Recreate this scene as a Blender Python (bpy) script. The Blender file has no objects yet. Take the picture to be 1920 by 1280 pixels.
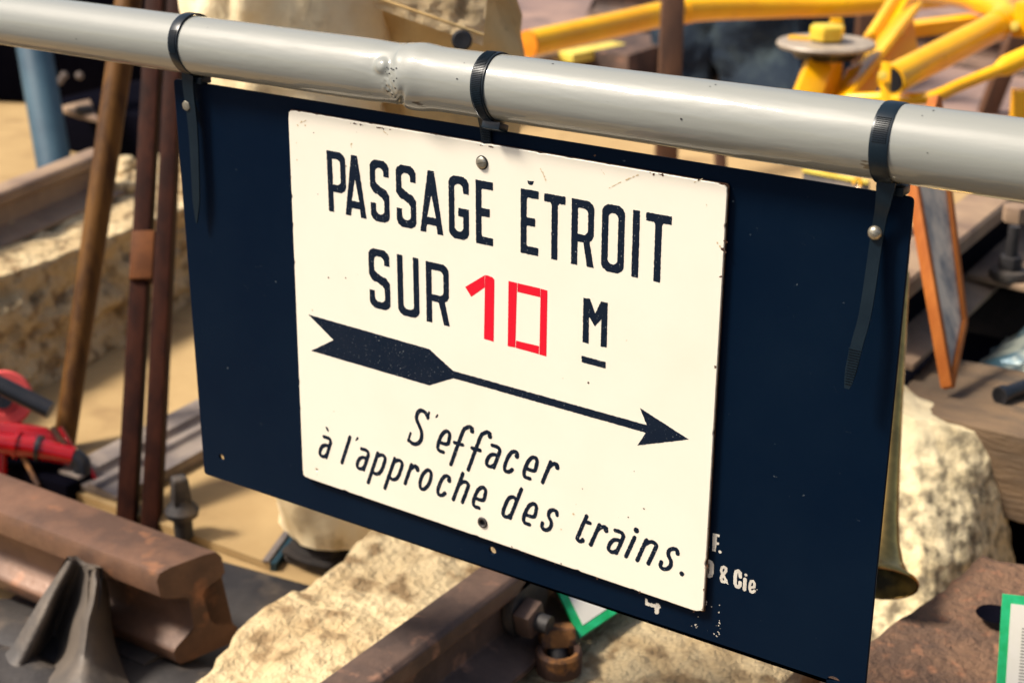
import bpy, bmesh, math, random
import numpy as np
from mathutils import Vector, Matrix, noise
random.seed(7)
sc = bpy.context.scene
R_ = math.radians
# ------------------------------------------------------------------ camera
CAM = Vector((0.65929, -0.96557, 0.45761)); FPX = 2955.3
RX = Vector((0.832596, 0.553879, 0.0011532)); RY = Vector((0.200403, -0.299305, -0.932875)); RF = Vector((-0.516355, 0.776939, -0.360199))
cam = bpy.data.cameras.new('camera'); camo = bpy.data.objects.new('camera', cam); sc.collection.objects.link(camo)
camo.matrix_world = Matrix(((RX.x, -RY.x, -RF.x, CAM.x), (RX.y, -RY.y, -RF.y, CAM.y), (RX.z, -RY.z, -RF.z, CAM.z), (0, 0, 0, 1)))
cam.sensor_width = 36; cam.lens = FPX / 1920 * 36; cam.clip_start = 0.02; cam.clip_end = 200
cam.dof.use_dof = True; cam.dof.focus_distance = 1.13; cam.dof.aperture_fstop = cam.lens / 1000 / 0.0068; cam.dof.aperture_blades = 8
sc.camera = camo
# ------------------------------------------------------------------ light
SUN = Vector((-0.56, -0.44, 0.90)).normalized()
el = math.asin(SUN.z); az = math.atan2(SUN.x, SUN.y)
w = bpy.data.worlds.new('World'); sc.world = w; w.use_nodes = True
wn = w.node_tree; sky = wn.nodes.new('ShaderNodeTexSky'); sky.sky_type = 'NISHITA'; sky.sun_disc = False
sky.sun_elevation = el; sky.sun_rotation = az; sky.dust_density = 5.0; sky.air_density = 1.0
bg = wn.nodes['Background']; bg.inputs[1].default_value = 0.10; wn.links.new(sky.outputs[0], bg.inputs[0])
sl = bpy.data.lights.new('sun', 'SUN'); sl.energy = 4.9; sl.angle = R_(11.0); sl.color = (1.0, 0.92, 0.80)
so = bpy.data.objects.new('sun', sl); sc.collection.objects.link(so); so.rotation_euler = SUN.to_track_quat('Z', 'Y').to_euler(); so.location = SUN * 6
sc.view_settings.view_transform = 'Standard'; sc.view_settings.look = 'None'; sc.view_settings.exposure = 0.42; sc.view_settings.gamma = 1
sc.render.resolution_x = 1024; sc.render.resolution_y = 682
sc.cycles.max_bounces = 6

G = -0.58                      # ground level
# ------------------------------------------------------------------ survey helpers (photo measurements -> places in the world)
def ray(u, v): return RX * ((u - 960) / FPX) + RY * ((v - 640) / FPX) + RF
def PZ(u, v, z): d = ray(u, v); return CAM + d * ((z - CAM.z) / d.z)
def PY(u, v, y): d = ray(u, v); return CAM + d * ((y - CAM.y) / d.y)
def PD(u, v, D): return CAM + ray(u, v) * D
# ------------------------------------------------------------------ materials
def srgb(r, g, b):
    f = lambda c: c / 12.92 if c <= 0.04045 else ((c + 0.055) / 1.055) ** 2.4
    return (f(r / 255), f(g / 255), f(b / 255), 1)
MATS = {}
def mat(name, col, rough=0.6, metal=0.0, col2=None, nscale=8, ndet=6, lo=0.4, hi=0.62, col3=None, n3=40, lo3=0.6, hi3=0.66,
        bump=0.0, bscale=40, bdist=0.004, spec=0.5, coat=0.0, rvar=0.0, stretch=None, trans=0.0, dist=0.0):
    if name in MATS: return MATS[name]
    m = bpy.data.materials.new(name); m.use_nodes = True; nt = m.node_tree; N = nt.nodes; L = nt.links
    b = N['Principled BSDF']; b.inputs['Roughness'].default_value = rough; b.inputs['Metallic'].default_value = metal
    b.inputs['Specular IOR Level'].default_value = spec; b.inputs['Coat Weight'].default_value = coat; b.inputs['Coat Roughness'].default_value = 0.15
    b.inputs['Transmission Weight'].default_value = trans
    c4 = lambda c: tuple(c) if len(c) == 4 else tuple(c) + (1,)
    geo = N.new('ShaderNodeNewGeometry'); vec = geo.outputs['Position']
    if stretch:
        mp = N.new('ShaderNodeMapping'); mp.inputs['Scale'].default_value = stretch; L.new(vec, mp.inputs[0]); vec = mp.outputs[0]
    cur = None
    if col2:
        n = N.new('ShaderNodeTexNoise'); n.inputs['Scale'].default_value = nscale; n.inputs['Detail'].default_value = ndet
        n.inputs['Roughness'].default_value = 0.62; n.inputs['Distortion'].default_value = dist; L.new(vec, n.inputs['Vector'])
        r = N.new('ShaderNodeValToRGB'); r.color_ramp.elements[0].position = lo; r.color_ramp.elements[1].position = hi
        r.color_ramp.elements[0].color = c4(col); r.color_ramp.elements[1].color = c4(col2); L.new(n.outputs[0], r.inputs[0]); cur = r.outputs[0]
        if rvar:
            mr = N.new('ShaderNodeMapRange'); mr.inputs[3].default_value = max(0.02, rough - rvar); mr.inputs[4].default_value = min(1, rough + rvar)
            mr.inputs[1].default_value = 0.3; mr.inputs[2].default_value = 0.7; L.new(n.outputs[0], mr.inputs[0]); L.new(mr.outputs[0], b.inputs['Roughness'])
    if col3:
        n = N.new('ShaderNodeTexNoise'); n.inputs['Scale'].default_value = n3; n.inputs['Detail'].default_value = 4; L.new(vec, n.inputs['Vector'])
        r = N.new('ShaderNodeValToRGB'); r.color_ramp.elements[0].position = lo3; r.color_ramp.elements[1].position = hi3; L.new(n.outputs[0], r.inputs[0])
        mx = N.new('ShaderNodeMix'); mx.data_type = 'RGBA'; L.new(r.outputs[0], mx.inputs[0])
        if cur: L.new(cur, mx.inputs[6])
        else: mx.inputs[6].default_value = c4(col)
        mx.inputs[7].default_value = c4(col3); cur = mx.outputs[2]
    if cur: L.new(cur, b.inputs['Base Color'])
    else: b.inputs['Base Color'].default_value = c4(col)
    if bump:
        n = N.new('ShaderNodeTexNoise'); n.inputs['Scale'].default_value = bscale; n.inputs['Detail'].default_value = 6; n.inputs['Roughness'].default_value = 0.6; L.new(vec, n.inputs['Vector'])
        bp = N.new('ShaderNodeBump'); bp.inputs['Strength'].default_value = bump; bp.inputs['Distance'].default_value = bdist
        L.new(n.outputs[0], bp.inputs['Height']); L.new(bp.outputs[0], b.inputs['Normal']); L.new(bp.outputs[0], b.inputs['Coat Normal'])
    MATS[name] = m; return m
M_tube = mat('grey_gloss_paint', (0.255, 0.258, 0.228), 0.45, 0, (0.232, 0.237, 0.212), 14, lo=0.35, hi=0.7, col3=srgb(70, 62, 52), n3=70, lo3=0.70, hi3=0.72, bump=0.35, bscale=60, bdist=0.0010, coat=1.0, rvar=0.05, spec=0.25, stretch=(0.3, 1, 1))
def brushed_coat(m):       # thick brush-laid gloss: long low ripples only disturb the lacquer
    nt = m.node_tree; N = nt.nodes; L = nt.links; b = N['Principled BSDF']; b.inputs['Coat Roughness'].default_value = 0.03
    for l in list(b.inputs['Coat Normal'].links): L.remove(l)
    g = N.new('ShaderNodeNewGeometry'); mp = N.new('ShaderNodeMapping'); mp.inputs['Scale'].default_value = (.45, 1.0, 1.0); L.new(g.outputs['Position'], mp.inputs[0])
    n = N.new('ShaderNodeTexNoise'); n.inputs['Scale'].default_value = 75; n.inputs['Detail'].default_value = 2.5; n.inputs['Roughness'].default_value = .5; L.new(mp.outputs[0], n.inputs['Vector'])
    bp = N.new('ShaderNodeBump'); bp.inputs['Strength'].default_value = .75; bp.inputs['Distance'].default_value = .0004; L.new(n.outputs[0], bp.inputs['Height']); L.new(bp.outputs[0], b.inputs['Coat Normal'])
brushed_coat(M_tube)
M_board = mat('navy_board_paint', (0.0002, 0.0050, 0.0165), 0.5, 0, (0.0022, 0.0090, 0.0215), 3.2, lo=0.38, hi=0.75, col3=(0.05, 0.065, 0.08), n3=190, lo3=0.745, hi3=0.79, bump=0.12, bscale=260, bdist=0.0004, rvar=0.06, spec=0.06)  # paler second tone: faded patches plus reflected sheen put into the colour
M_tie = mat('black_nylon', (0.004, 0.010, 0.017), 0.3, 0, (0.006, 0.013, 0.02), 60, spec=0.28, bump=0.05, bscale=200, bdist=0.0005)
M_letter = mat('black_enamel', (0.006, 0.0115, 0.024), 0.4, 0, (0.008, 0.0135, 0.026), 30, spec=0.07, col3=(0.30, 0.32, 0.33), n3=760, lo3=0.68, hi3=0.70, bump=0.08, bscale=500, bdist=0.0002)
M_white = mat('white_enamel', (0.84, 0.78, 0.65), 0.30, 0, (0.81, 0.745, 0.61), 9, lo=0.45, hi=0.75, col3=(0.45, 0.36, 0.2), n3=95, lo3=0.765, hi3=0.80, bump=0.12, bscale=14, bdist=0.0012, coat=0.2)
M_red = mat('red_tape', (0.72, 0.001, 0.020), 0.38, 0, (0.68, 0.001, 0.018), 20)
M_wtext = mat('old_white_print', (0.62, 0.58, 0.50), 0.5, 0, (0.5, 0.46, 0.4), 60, col3=(0.02, 0.03, 0.05), n3=900, lo3=0.66, hi3=0.69)
M_rust = mat('chipped_rust', (0.10, 0.04, 0.018), 0.8, 0, (0.03, 0.015, 0.01), 200)
M_steel = mat('zinc_steel', (0.42, 0.38, 0.30), 0.35, 0.8, (0.30, 0.27, 0.21), 200, bump=0.2, bscale=500, bdist=0.0004)
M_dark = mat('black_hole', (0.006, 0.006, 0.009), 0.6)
M_floor = mat('sand_floor', srgb(158, 130, 86), 0.8, 0, srgb(174, 146, 100), 3, col3=srgb(130, 102, 66), n3=9, lo3=0.55, hi3=0.8, bump=0.15, bscale=60)
M_pave = mat('rose_grey_paving', srgb(150, 122, 108), 0.8, 0, srgb(120, 98, 92), 2.2, col3=srgb(86, 74, 74), n3=5, lo3=0.5, hi3=0.75, bump=0.2, bscale=40)
M_stone = mat('limestone', srgb(212, 190, 148), 0.9, 0, srgb(186, 158, 114), 9, lo=0.42, hi=0.68, col3=srgb(146, 120, 84), n3=34, lo3=0.50, hi3=0.66, bump=1.0, bscale=44, bdist=0.022, dist=0.6)
M_stoneW = mat('lichened_white_stone', srgb(230, 212, 170), 0.9, 0, srgb(204, 180, 130), 12, lo=0.45, hi=0.75, col3=srgb(112, 100, 78), n3=52, lo3=0.44, hi3=0.66, bump=0.6, bscale=60, bdist=0.008, dist=0.5)
def patchy(m, axis, a, b):      # the growth thins out along one axis of the block
    nt = m.node_tree; N = nt.nodes; L = nt.links; mx = [n for n in N if n.type == 'MIX'][0]; src = mx.inputs[0].links[0].from_socket
    geo = N.new('ShaderNodeNewGeometry'); dt = N.new('ShaderNodeVectorMath'); dt.operation = 'DOT_PRODUCT'; L.new(geo.outputs['Position'], dt.inputs[0]); dt.inputs[1].default_value = axis
    nn = N.new('ShaderNodeTexNoise'); nn.inputs['Scale'].default_value = 11; nn.inputs['Detail'].default_value = 3; L.new(geo.outputs['Position'], nn.inputs['Vector'])
    ad = N.new('ShaderNodeMath'); ad.operation = 'MULTIPLY_ADD'; L.new(nn.outputs[0], ad.inputs[0]); ad.inputs[1].default_value = .30; L.new(dt.outputs['Value'], ad.inputs[2])
    mr = N.new('ShaderNodeMapRange'); L.new(ad.outputs[0], mr.inputs[0]); mr.inputs[1].default_value = a; mr.inputs[2].default_value = b
    mu = N.new('ShaderNodeMath'); mu.operation = 'MULTIPLY'; L.new(mr.outputs[0], mu.inputs[0]); L.new(src, mu.inputs[1]); L.new(mu.outputs[0], mx.inputs[0])
patchy(M_stoneW, (1.3, -.35, -.6), .16, .29)
M_lava = mat('porous_red_brown_stone', srgb(120, 90, 68), 0.95, 0, srgb(92, 70, 56), 14, col3=srgb(142, 100, 74), n3=60, lo3=0.55, hi3=0.7, bump=1.0, bscale=90, bdist=0.012)
M_rail = mat('rusty_rail_steel', srgb(118, 86, 66), 0.5, 0.1, srgb(84, 62, 50), 9, spec=0.35, col3=srgb(160, 108, 74), n3=22, lo3=0.60, hi3=0.78, bump=0.35, bscale=70, bdist=0.003, rvar=0.12)
M_railD = mat('dull_brown_steel', srgb(112, 88, 74), 0.62, 0.2, srgb(70, 56, 50), 8, col3=srgb(140, 104, 84), n3=30, lo3=0.6, hi3=0.7, bump=0.4, bscale=80, bdist=0.003)
M_railP = mat('worn_rose_rail', srgb(156, 130, 104), 0.65, 0.05, srgb(120, 98, 82), 7, bump=0.3, bscale=60, bdist=0.003)
M_iron = mat('dark_cast_iron', srgb(66, 62, 60), 0.6, 0.3, srgb(44, 42, 44), 8, col3=srgb(104, 92, 80), n3=18, lo3=0.56, hi3=0.75, bump=0.4, bscale=60, bdist=0.004)
M_ironL = mat('grey_cast_iron', srgb(98, 88, 78), 0.6, 0.3, srgb(66, 62, 60), 10, bump=0.4, bscale=60, bdist=0.004)
M_ochre = mat('ochre_rust', srgb(150, 100, 52), 0.8, 0.1, srgb(74, 50, 38), 30, lo=0.45, hi=0.55, bump=0.5, bscale=120, bdist=0.003)
M_galv = mat('galvanised_grey', srgb(150, 136, 124), 0.55, 0.3, srgb(104, 96, 94), 9, bump=0.15, bscale=50)
M_woodG = mat('golden_brown_wood', srgb(104, 70, 30), 0.5, 0, srgb(68, 42, 18), 12, spec=0.2, stretch=(3, 3, 0.3), bump=0.2, bscale=60, bdist=0.002)
M_woodR = mat('red_brown_wood', (0.036, 0.010, 0.005), 0.6, 0, (0.016, 0.0045, 0.003), 12, spec=0.08, stretch=(3, 3, 0.3), bump=0.2, bscale=60, bdist=0.002)
M_woodO = mat('orange_wood', (0.42, 0.13, 0.022), 0.6, 0, (0.33, 0.09, 0.014), 20, spec=0.25, stretch=(2, 2, 0.5), bump=0.2, bscale=70, bdist=0.002)
M_woodB = mat('brown_post_wood', srgb(92, 60, 38), 0.6, 0, srgb(66, 42, 28), 14, stretch=(3, 3, 0.3), bump=0.3, bscale=60, bdist=0.003)
M_sleeper = mat('weathered_grey_timber', srgb(124, 100, 74), 0.85, 0, srgb(92, 76, 60), 8, stretch=(0.6, 2, 3), col3=srgb(78, 70, 60), n3=11, lo3=0.55, hi3=0.7, bump=0.7, bscale=60, bdist=0.006)
M_cloth = mat('cream_canvas', srgb(242, 224, 184), 0.9, 0, srgb(214, 184, 132), 7, lo=0.42, hi=0.72, col3=srgb(150, 124, 84), n3=22, lo3=0.6, hi3=0.8, bump=0.35, bscale=90, bdist=0.004)
M_clothB = mat('brown_canvas', srgb(218, 186, 128), 0.9, 0, srgb(188, 150, 92), 7, lo=0.42, hi=0.72, col3=srgb(120, 92, 56), n3=22, lo3=0.6, hi3=0.8, bump=0.35, bscale=90, bdist=0.004)
M_blue = mat('steel_blue_paint', srgb(62, 90, 106), 0.5, 0, srgb(46, 72, 90), 6, bump=0.1, bscale=60)
M_yellow = mat('yellow_gloss_paint', (0.93, 0.49, 0.003), 0.28, 0, (0.86, 0.40, 0.002), 9, col3=(0.16, 0.08, 0.02), n3=34, lo3=0.70, hi3=0.73, coat=0.4, bump=0.12, bscale=80, bdist=0.002)
M_yellowP = mat('pale_yellow_paint', (0.85, 0.66, 0.12), 0.4, 0, (0.75, 0.55, 0.08), 20)
M_disc = mat('beige_washer', srgb(168, 154, 136), 0.5, 0.1, srgb(140, 128, 114), 20, bump=0.15, bscale=60)
M_redp = mat('red_gloss_paint', (0.40, 0.003, 0.007), 0.22, 0, (0.26, 0.002, 0.005), 12, coat=0.5, bump=0.1, bscale=80, bdist=0.002)
M_coral = mat('coral_plastic', (0.75, 0.10, 0.09), 0.5, 0, (0.62, 0.07, 0.07), 14)
M_black = mat('black_rubber', (0.012, 0.014, 0.018), 0.35, 0, (0.02, 0.02, 0.024), 30)
M_void = mat('black_and_shade', (0.0012, 0.0012, 0.004), 0.9, 0, (0.003, 0.0028, 0.006), 3, spec=0.03, bump=0.3, bscale=20)  # near-black; also shade painted into gaps, hollows and the rail web
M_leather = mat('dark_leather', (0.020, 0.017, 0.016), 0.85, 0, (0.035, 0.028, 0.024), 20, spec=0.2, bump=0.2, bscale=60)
M_denim = mat('dark_blue_cloth', srgb(16, 34, 50), 0.9, 0, srgb(60, 74, 78), 12, lo=0.45, hi=0.75, bump=0.5, bscale=40, bdist=0.01)
M_brass = mat('tarnished_brass', (0.74, 0.44, 0.12), 0.16, 1.0, (0.42, 0.26, 0.08), 40, bump=0.1, bscale=90, bdist=0.001, rvar=0.1)
M_brassd = mat('shaded_brass_inside', (0.02, 0.016, 0.006), 0.5, 0.6, (0.12, 0.09, 0.02), 40)  # darker brass: the shade inside the bell is put into the colour
M_green = mat('green_print', (0.004, 0.36, 0.10), 0.5, 0, (0.02, 0.50, 0.20), 40)
M_card = mat('white_card', (0.78, 0.74, 0.66), 0.6, 0, (0.74, 0.70, 0.6), 20)
M_foil = mat('crumpled_blue_grey_plastic', srgb(150, 156, 146), 0.3, 0.3, srgb(60, 88, 100), 16, lo=0.45, hi=0.55, coat=0.3, bump=0.5, bscale=40, bdist=0.01)
M_pane = mat('smoky_pane', srgb(232, 214, 186), 0.5, 0, srgb(150, 146, 138), 9, lo=0.42, hi=0.6, stretch=(4, 4, 1))
M_teal = mat('teal_edge_paint', srgb(20, 50, 60), 0.5)
# ------------------------------------------------------------------ object helpers
def link(name, me, m=None, parent=None):
    o = bpy.data.objects.new(name, me); sc.collection.objects.link(o)
    if m is not None and me is not None: me.materials.append(m)
    if parent is not None: o.parent = parent
    return o
def tag(o, label, cat, group=None):
    o['label'] = label; o['category'] = cat
    if group: o['group'] = group
    return o
def thing(name, label, cat, loc=(0, 0, 0), group=None):
    o = bpy.data.objects.new(name, None); sc.collection.objects.link(o); o.empty_display_size = 0.05
    o['base'] = 1; del o['base']
    return tag(o, label, cat, group)
def struct(o): o['kind'] = 'structure'; return o
def fin(bm, name, m, parent=None, smooth=None, bevel=0, segs=2):
    bmesh.ops.recalc_face_normals(bm, faces=bm.faces)
    if bevel:
        es = [e for e in bm.edges if len(e.link_faces) == 2 and e.calc_face_angle(0) > 0.6]
        bmesh.ops.bevel(bm, geom=es, offset=bevel, segments=segs, affect='EDGES', profile=0.6)
    me = bpy.data.meshes.new(name); bm.to_mesh(me); bm.free()
    if smooth is not None:
        me.polygons.foreach_set('use_smooth', [True] * len(me.polygons))
        try: me.set_sharp_from_angle(angle=R_(smooth))
        except Exception: pass
    return link(name, me, m, parent)
def frame_from(d, up=Vector((0, 0, 1))):
    d = d.normalized()
    if abs(d.dot(up)) > 0.98: up = Vector((0, 1, 0))
    s = d.cross(up).normalized(); t = s.cross(d).normalized(); return s, t
def tube_bm(bm, pts, rad, seg=20, cap=True, up=Vector((0, 0, 1)), wob=0):
    pts = [Vector(p) for p in pts]; n = len(pts)
    if not hasattr(rad, '__len__'): rad = [rad] * n
    rings = []
    for i, p in enumerate(pts):
        d = (pts[min(i + 1, n - 1)] - pts[max(i - 1, 0)]); s, t = frame_from(d, up)
        rings.append([bm.verts.new(p + (s * math.cos(a) + t * math.sin(a)) * (rad[i] + (wob * noise.noise(p * 30 + Vector((a, 0, 0))) if wob else 0))) for a in [2 * math.pi * k / seg for k in range(seg)]])
    for a, b in zip(rings, rings[1:]):
        for k in range(seg): bm.faces.new((a[k], a[(k + 1) % seg], b[(k + 1) % seg], b[k]))
    if cap: bm.faces.new(rings[0][::-1]); bm.faces.new(rings[-1])
    return rings
def tube(name, pts, rad, m, parent=None, seg=20, cap=True, wob=0):
    bm = bmesh.new(); tube_bm(bm, pts, rad, seg, cap, wob=wob); return fin(bm, name, m, parent, smooth=40)
def smoothpath(pts, n=8):
    pts = [Vector(p) for p in pts]; out = []
    for i in range(len(pts) - 1):
        p0 = pts[max(i - 1, 0)]; p1 = pts[i]; p2 = pts[i + 1]; p3 = pts[min(i + 2, len(pts) - 1)]
        for k in range(n):
            t = k / n; out.append(0.5 * ((2 * p1) + (p2 - p0) * t + (2 * p0 - 5 * p1 + 4 * p2 - p3) * t * t + (3 * p1 - p0 - 3 * p2 + p3) * t ** 3))
    out.append(pts[-1]); return out
def bar_bm(bm, a, b, wd, ht, up=Vector((0, 0, 1))):
    a, b = Vector(a), Vector(b); s, t = frame_from(b - a, up)
    vs = []
    for p in (a, b):
        for x, y in ((-1, -1), (1, -1), (1, 1), (-1, 1)): vs.append(bm.verts.new(p + s * wd / 2 * x + t * ht / 2 * y))
    for f in ((0, 1, 2, 3), (7, 6, 5, 4), (0, 4, 5, 1), (1, 5, 6, 2), (2, 6, 7, 3), (3, 7, 4, 0)): bm.faces.new([vs[i] for i in f])
def bar(name, a, b, wd, ht, m, parent=None, up=Vector((0, 0, 1)), bevel=0.002):
    bm = bmesh.new(); bar_bm(bm, a, b, wd, ht, up); return fin(bm, name, m, parent, smooth=35, bevel=bevel)
def box(name, lo, hi, m, parent=None, bevel=0.003):
    bm = bmesh.new(); bmesh.ops.create_cube(bm, size=1)
    for v in bm.verts: v.co = Vector([lo[i] + (v.co[i] + .5) * (hi[i] - lo[i]) for i in range(3)])
    return fin(bm, name, m, parent, smooth=35, bevel=bevel)
def prism(name, prof, a, b, m, parent=None, smooth=40, bevel=0.0, n=1, shear=0.0):
    """prof: 2D (side, up) outline swept from a to b (horizontal)"""
    a, b = Vector(a), Vector(b); d = (b - a).normalized(); s = Vector((d.y, -d.x, 0)).normalized(); t = Vector((0, 0, 1))
    bm = bmesh.new(); rings = []
    for k in range(n + 1):
        p = a.lerp(b, k / n); rings.append([bm.verts.new(p + s * x + t * y + (d * shear * x if k == 0 else Vector())) for x, y in prof])
    for r0, r1 in zip(rings, rings[1:]):
        for k in range(len(prof)): bm.faces.new((r0[k], r0[(k + 1) % len(prof)], r1[(k + 1) % len(prof)], r1[k]))
    f0 = bm.faces.new(rings[0][::-1]); f1 = bm.faces.new(rings[-1])
    bmesh.ops.triangulate(bm, faces=[f0, f1])
    return fin(bm, name, m, parent, smooth=smooth, bevel=bevel)
def plate(name, pts, nrm, th, m, parent=None, bevel=0.0):
    nrm = Vector(nrm).normalized(); bm = bmesh.new()
    a = [bm.verts.new(Vector(p)) for p in pts]; b = [bm.verts.new(Vector(p) + nrm * th) for p in pts]
    n = len(a); bm.faces.new(a); bm.faces.new(b[::-1])
    for k in range(n): bm.faces.new((a[k], b[k], b[(k + 1) % n], a[(k + 1) % n]))
    return fin(bm, name, m, parent, smooth=30, bevel=bevel)
def rail_profile(h, head, foot, hh=None):
    w_ = 0.010 * h / 0.09; hh = hh or h * 0.27; ft = h * 0.08
    P = [(-foot / 2, 0), (foot / 2, 0), (foot / 2, ft), (foot * .28, ft * 1.9), (w_, h * .26), (w_ * .8, h - hh * 1.35), (head * .44, h - hh), (head * .5, h - hh * .92), (head * .5, h - hh * .22), (head * .40, h - hh * .03), (head * .2, h)]
    return P + [(-x, y) for x, y in P[::-1] if True][0:len(P) - 2] if False else P + [(-x, y) for x, y in P[2:][::-1]]
def nz(p, s): return noise.noise(Vector(p) * s)
def rock(name, c8, m, parent=None, n=34, rnd=0.12, amp=0.012, fr=9, amp2=0.005, fr2=30, rough=None, seed=0, ridged=0.0):
    """c8: 8 corners (bottom 4 ccw, top 4 ccw) filled by a rounded, weathered block"""
    c8 = [Vector(c) for c in c8]; bm = bmesh.new(); idx = {}
    def vert(i, j, k):
        key = (i, j, k)
        if key in idx: return idx[key]
        a = [i / n, j / n, k / n]; q = [2 * t - 1 for t in a]
        x = [t for t in q]
        l2 = math.sqrt(sum(t * t for t in x)); li = max(abs(t) for t in x)
        r = [t * (1 - rnd) + (t / l2 * li) * rnd * 1.25 for t in x]
        a = [(t + 1) / 2 for t in r]
        lo = c8[0] * (1 - a[0]) * (1 - a[1]) + c8[1] * a[0] * (1 - a[1]) + c8[2] * a[0] * a[1] + c8[3] * (1 - a[0]) * a[1]
        hi = c8[4] * (1 - a[0]) * (1 - a[1]) + c8[5] * a[0] * (1 - a[1]) + c8[6] * a[0] * a[1] + c8[7] * (1 - a[0]) * a[1]
        p = lo * (1 - a[2]) + hi * a[2]
        nv = Vector(r).normalized(); off = Vector((seed, seed * 1.7, 0))
        k_ = 1.0
        if rough: k_ = 1 + rough * max(0, 1 - abs(q[2]) ** 8) * (1 if abs(q[2]) < .9 else 0)
        dsp = amp * noise.noise((p + off) * fr) * k_ + amp2 * k_ * noise.noise((p + off) * fr2) - ridged * k_ * max(0, noise.noise((p + off) * fr2 * .6)) + amp2 * .5 * k_ * noise.noise((p + off) * fr2 * 2.3)
        v = bm.verts.new(p + nv * dsp); idx[key] = v; return v
    for ax in range(3):
        for side in (0, n):
            for i in range(n):
                for j in range(n):
                    q = []
                    for di, dj in ((0, 0), (1, 0), (1, 1), (0, 1)):
                        c = [i + di, j + dj]; c.insert(ax, side); q.append(vert(*c))
                    bm.faces.new(q if side else q[::-1])
    bmesh.ops.recalc_face_normals(bm, faces=bm.faces)
    return fin(bm, name, m, parent, smooth=180)
def blockc(x0, x1, y0, y1, z0, z1, inset=0.0):
    return [(x0, y0, z0), (x1, y0, z0), (x1, y1, z0), (x0, y1, z0), (x0 + inset, y0 + inset, z1), (x1 - inset, y0 + inset, z1), (x1 - inset, y1 - inset, z1), (x0 + inset, y1 - inset, z1)]
def nutmesh(name, c, axis, r, h, m, parent=None, sides=6, rot=0.0, bevel=0.0015):
    c = Vector(c); axis = Vector(axis).normalized(); s, t = frame_from(axis); bm = bmesh.new(); rr = []
    for k in (-.5, .5):
        rr.append([bm.verts.new(c + axis * h * k + (s * math.cos(a) + t * math.sin(a)) * r) for a in [rot + 2 * math.pi * i / sides for i in range(sides)]])
    for i in range(sides): bm.faces.new((rr[0][i], rr[0][(i + 1) % sides], rr[1][(i + 1) % sides], rr[1][i]))
    bm.faces.new(rr[0][::-1]); bm.faces.new(rr[1]); return fin(bm, name, m, parent, smooth=35, bevel=bevel)
# ================================================================== SETTING
def ground_sheet(name, x0, x1, y0, y1, z, m, n=60, amp=0.0):
    bm = bmesh.new(); g = [[bm.verts.new((x0 + (x1 - x0) * i / n, y0 + (y1 - y0) * j / n, z + amp * noise.noise(Vector((i * .7, j * .7, 0))))) for i in range(n + 1)] for j in range(n + 1)]
    for j in range(n):
        for i in range(n): bm.faces.new((g[j][i], g[j][i + 1], g[j + 1][i + 1], g[j + 1][i]))
    return struct(fin(bm, name, m, smooth=60))
M_lowbounce = mat('low_bounce_ground', (0.045, 0.05, 0.058), 0.9, 0, (0.06, 0.064, 0.07), 6, bump=0.4, bscale=60)  # unseen ground kept dark to cut light bounced onto the handrail
ground_sheet('ground', -40, 40, -40, 40, G - .004, M_lowbounce, 4)
ground_sheet('sand_floor', -6.5, 3.2, -.55, 6.5, G, M_floor, 6)
bm = bmesh.new(); vs = [bm.verts.new(v) for v in [(-2.62, 2.9, G + .004), (9, 2.9, G + .004), (9, 30, G + .004), (-12, 30, G + .004), (-4.2, 4.6, G + .004)]]; bm.faces.new(vs)
struct(fin(bm, 'paving', M_pave))

# ================================================================== RAILING TUBE
TZ = 0.2105; TR = 0.0247
rt = thing('railing', 'grey painted tubular handrail with a welded joint, the sign hanging from it', 'railing')
def rail_r(x):
    r = TR + 0.0014 * max(0, min(1, (x - .1) / .4))
    r += 0.0016 * math.exp(-((x + .064) / .012) ** 2)          # weld bead shoulder
    if x < -.078: r -= 0.0010 * math.exp(-((x + .09) / .02) ** 2)
    if x < -.5: r -= 0.0005
    return r
bm = bmesh.new(); xs = [-1.75 + i * .02 for i in range(60)]; xs = [x for x in xs if x < -.3] + [-.3 + i * .004 for i in range(43)] + [-.13 + i * .0012 for i in range(84)] + [-.028 + i * .004 for i in range(82)] + [.3 + i * .02 for i in range(55)]
seg = 128; rings = []
for x in xs:
    r = rail_r(x); ring = []
    for k in range(seg):
        a = 2 * math.pi * k / seg; y = math.cos(a); z = math.sin(a); rr = r
        ax = x + .078 + .018 * math.sin(a * 1.0 + 1.0) * .5
        rr += .0011 * math.exp(-(ax / .0035) ** 2) * (0.6 + .8 * noise.noise(Vector((a * 1.7, x * 40, 3))))     # uneven weld seam
        # round blob of the weld, and the crease below it
        da = math.atan2(math.sin(a - 2.72), math.cos(a - 2.72)); rr += .0034 * math.exp(-(((x + .0885) / .0062) ** 2 + (da / .24) ** 2) ** 1.8); rr -= .0012 * math.exp(-((x + .0885) / .011) ** 2 - (da / .42) ** 2)
        db = math.atan2(math.sin(a - 3.95), math.cos(a - 3.95)); rr -= .0055 * math.exp(-((x + .074 + db * .014) / .0026) ** 2 - (db / .40) ** 2); dc_ = math.atan2(math.sin(a - 3.35), math.cos(a - 3.35)); rr += .0016 * noise.noise(Vector((x * 330, a * 9, 8))) * math.exp(-((x + .080) / .006) ** 2 - (dc_ / .4) ** 2)
        rr += .00012 * noise.noise(Vector((x * 14, a * 4, 0))) + .00008 * noise.noise(Vector((x * 60, a * 9, 5)))
        ring.append(bm.verts.new((x, y * rr, TZ + z * rr + .001 * math.sin(x * 3))))
    rings.append(ring)
for a_, b_ in zip(rings, rings[1:]):
    for k in range(seg): bm.faces.new((a_[k], a_[(k + 1) % seg], b_[(k + 1) % seg], b_[k]))
bm.faces.new(rings[0]); bm.faces.new(rings[-1]); fin(bm, 'handrail_tube', M_tube, rt, smooth=60)
fl = bmesh.new()
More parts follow.
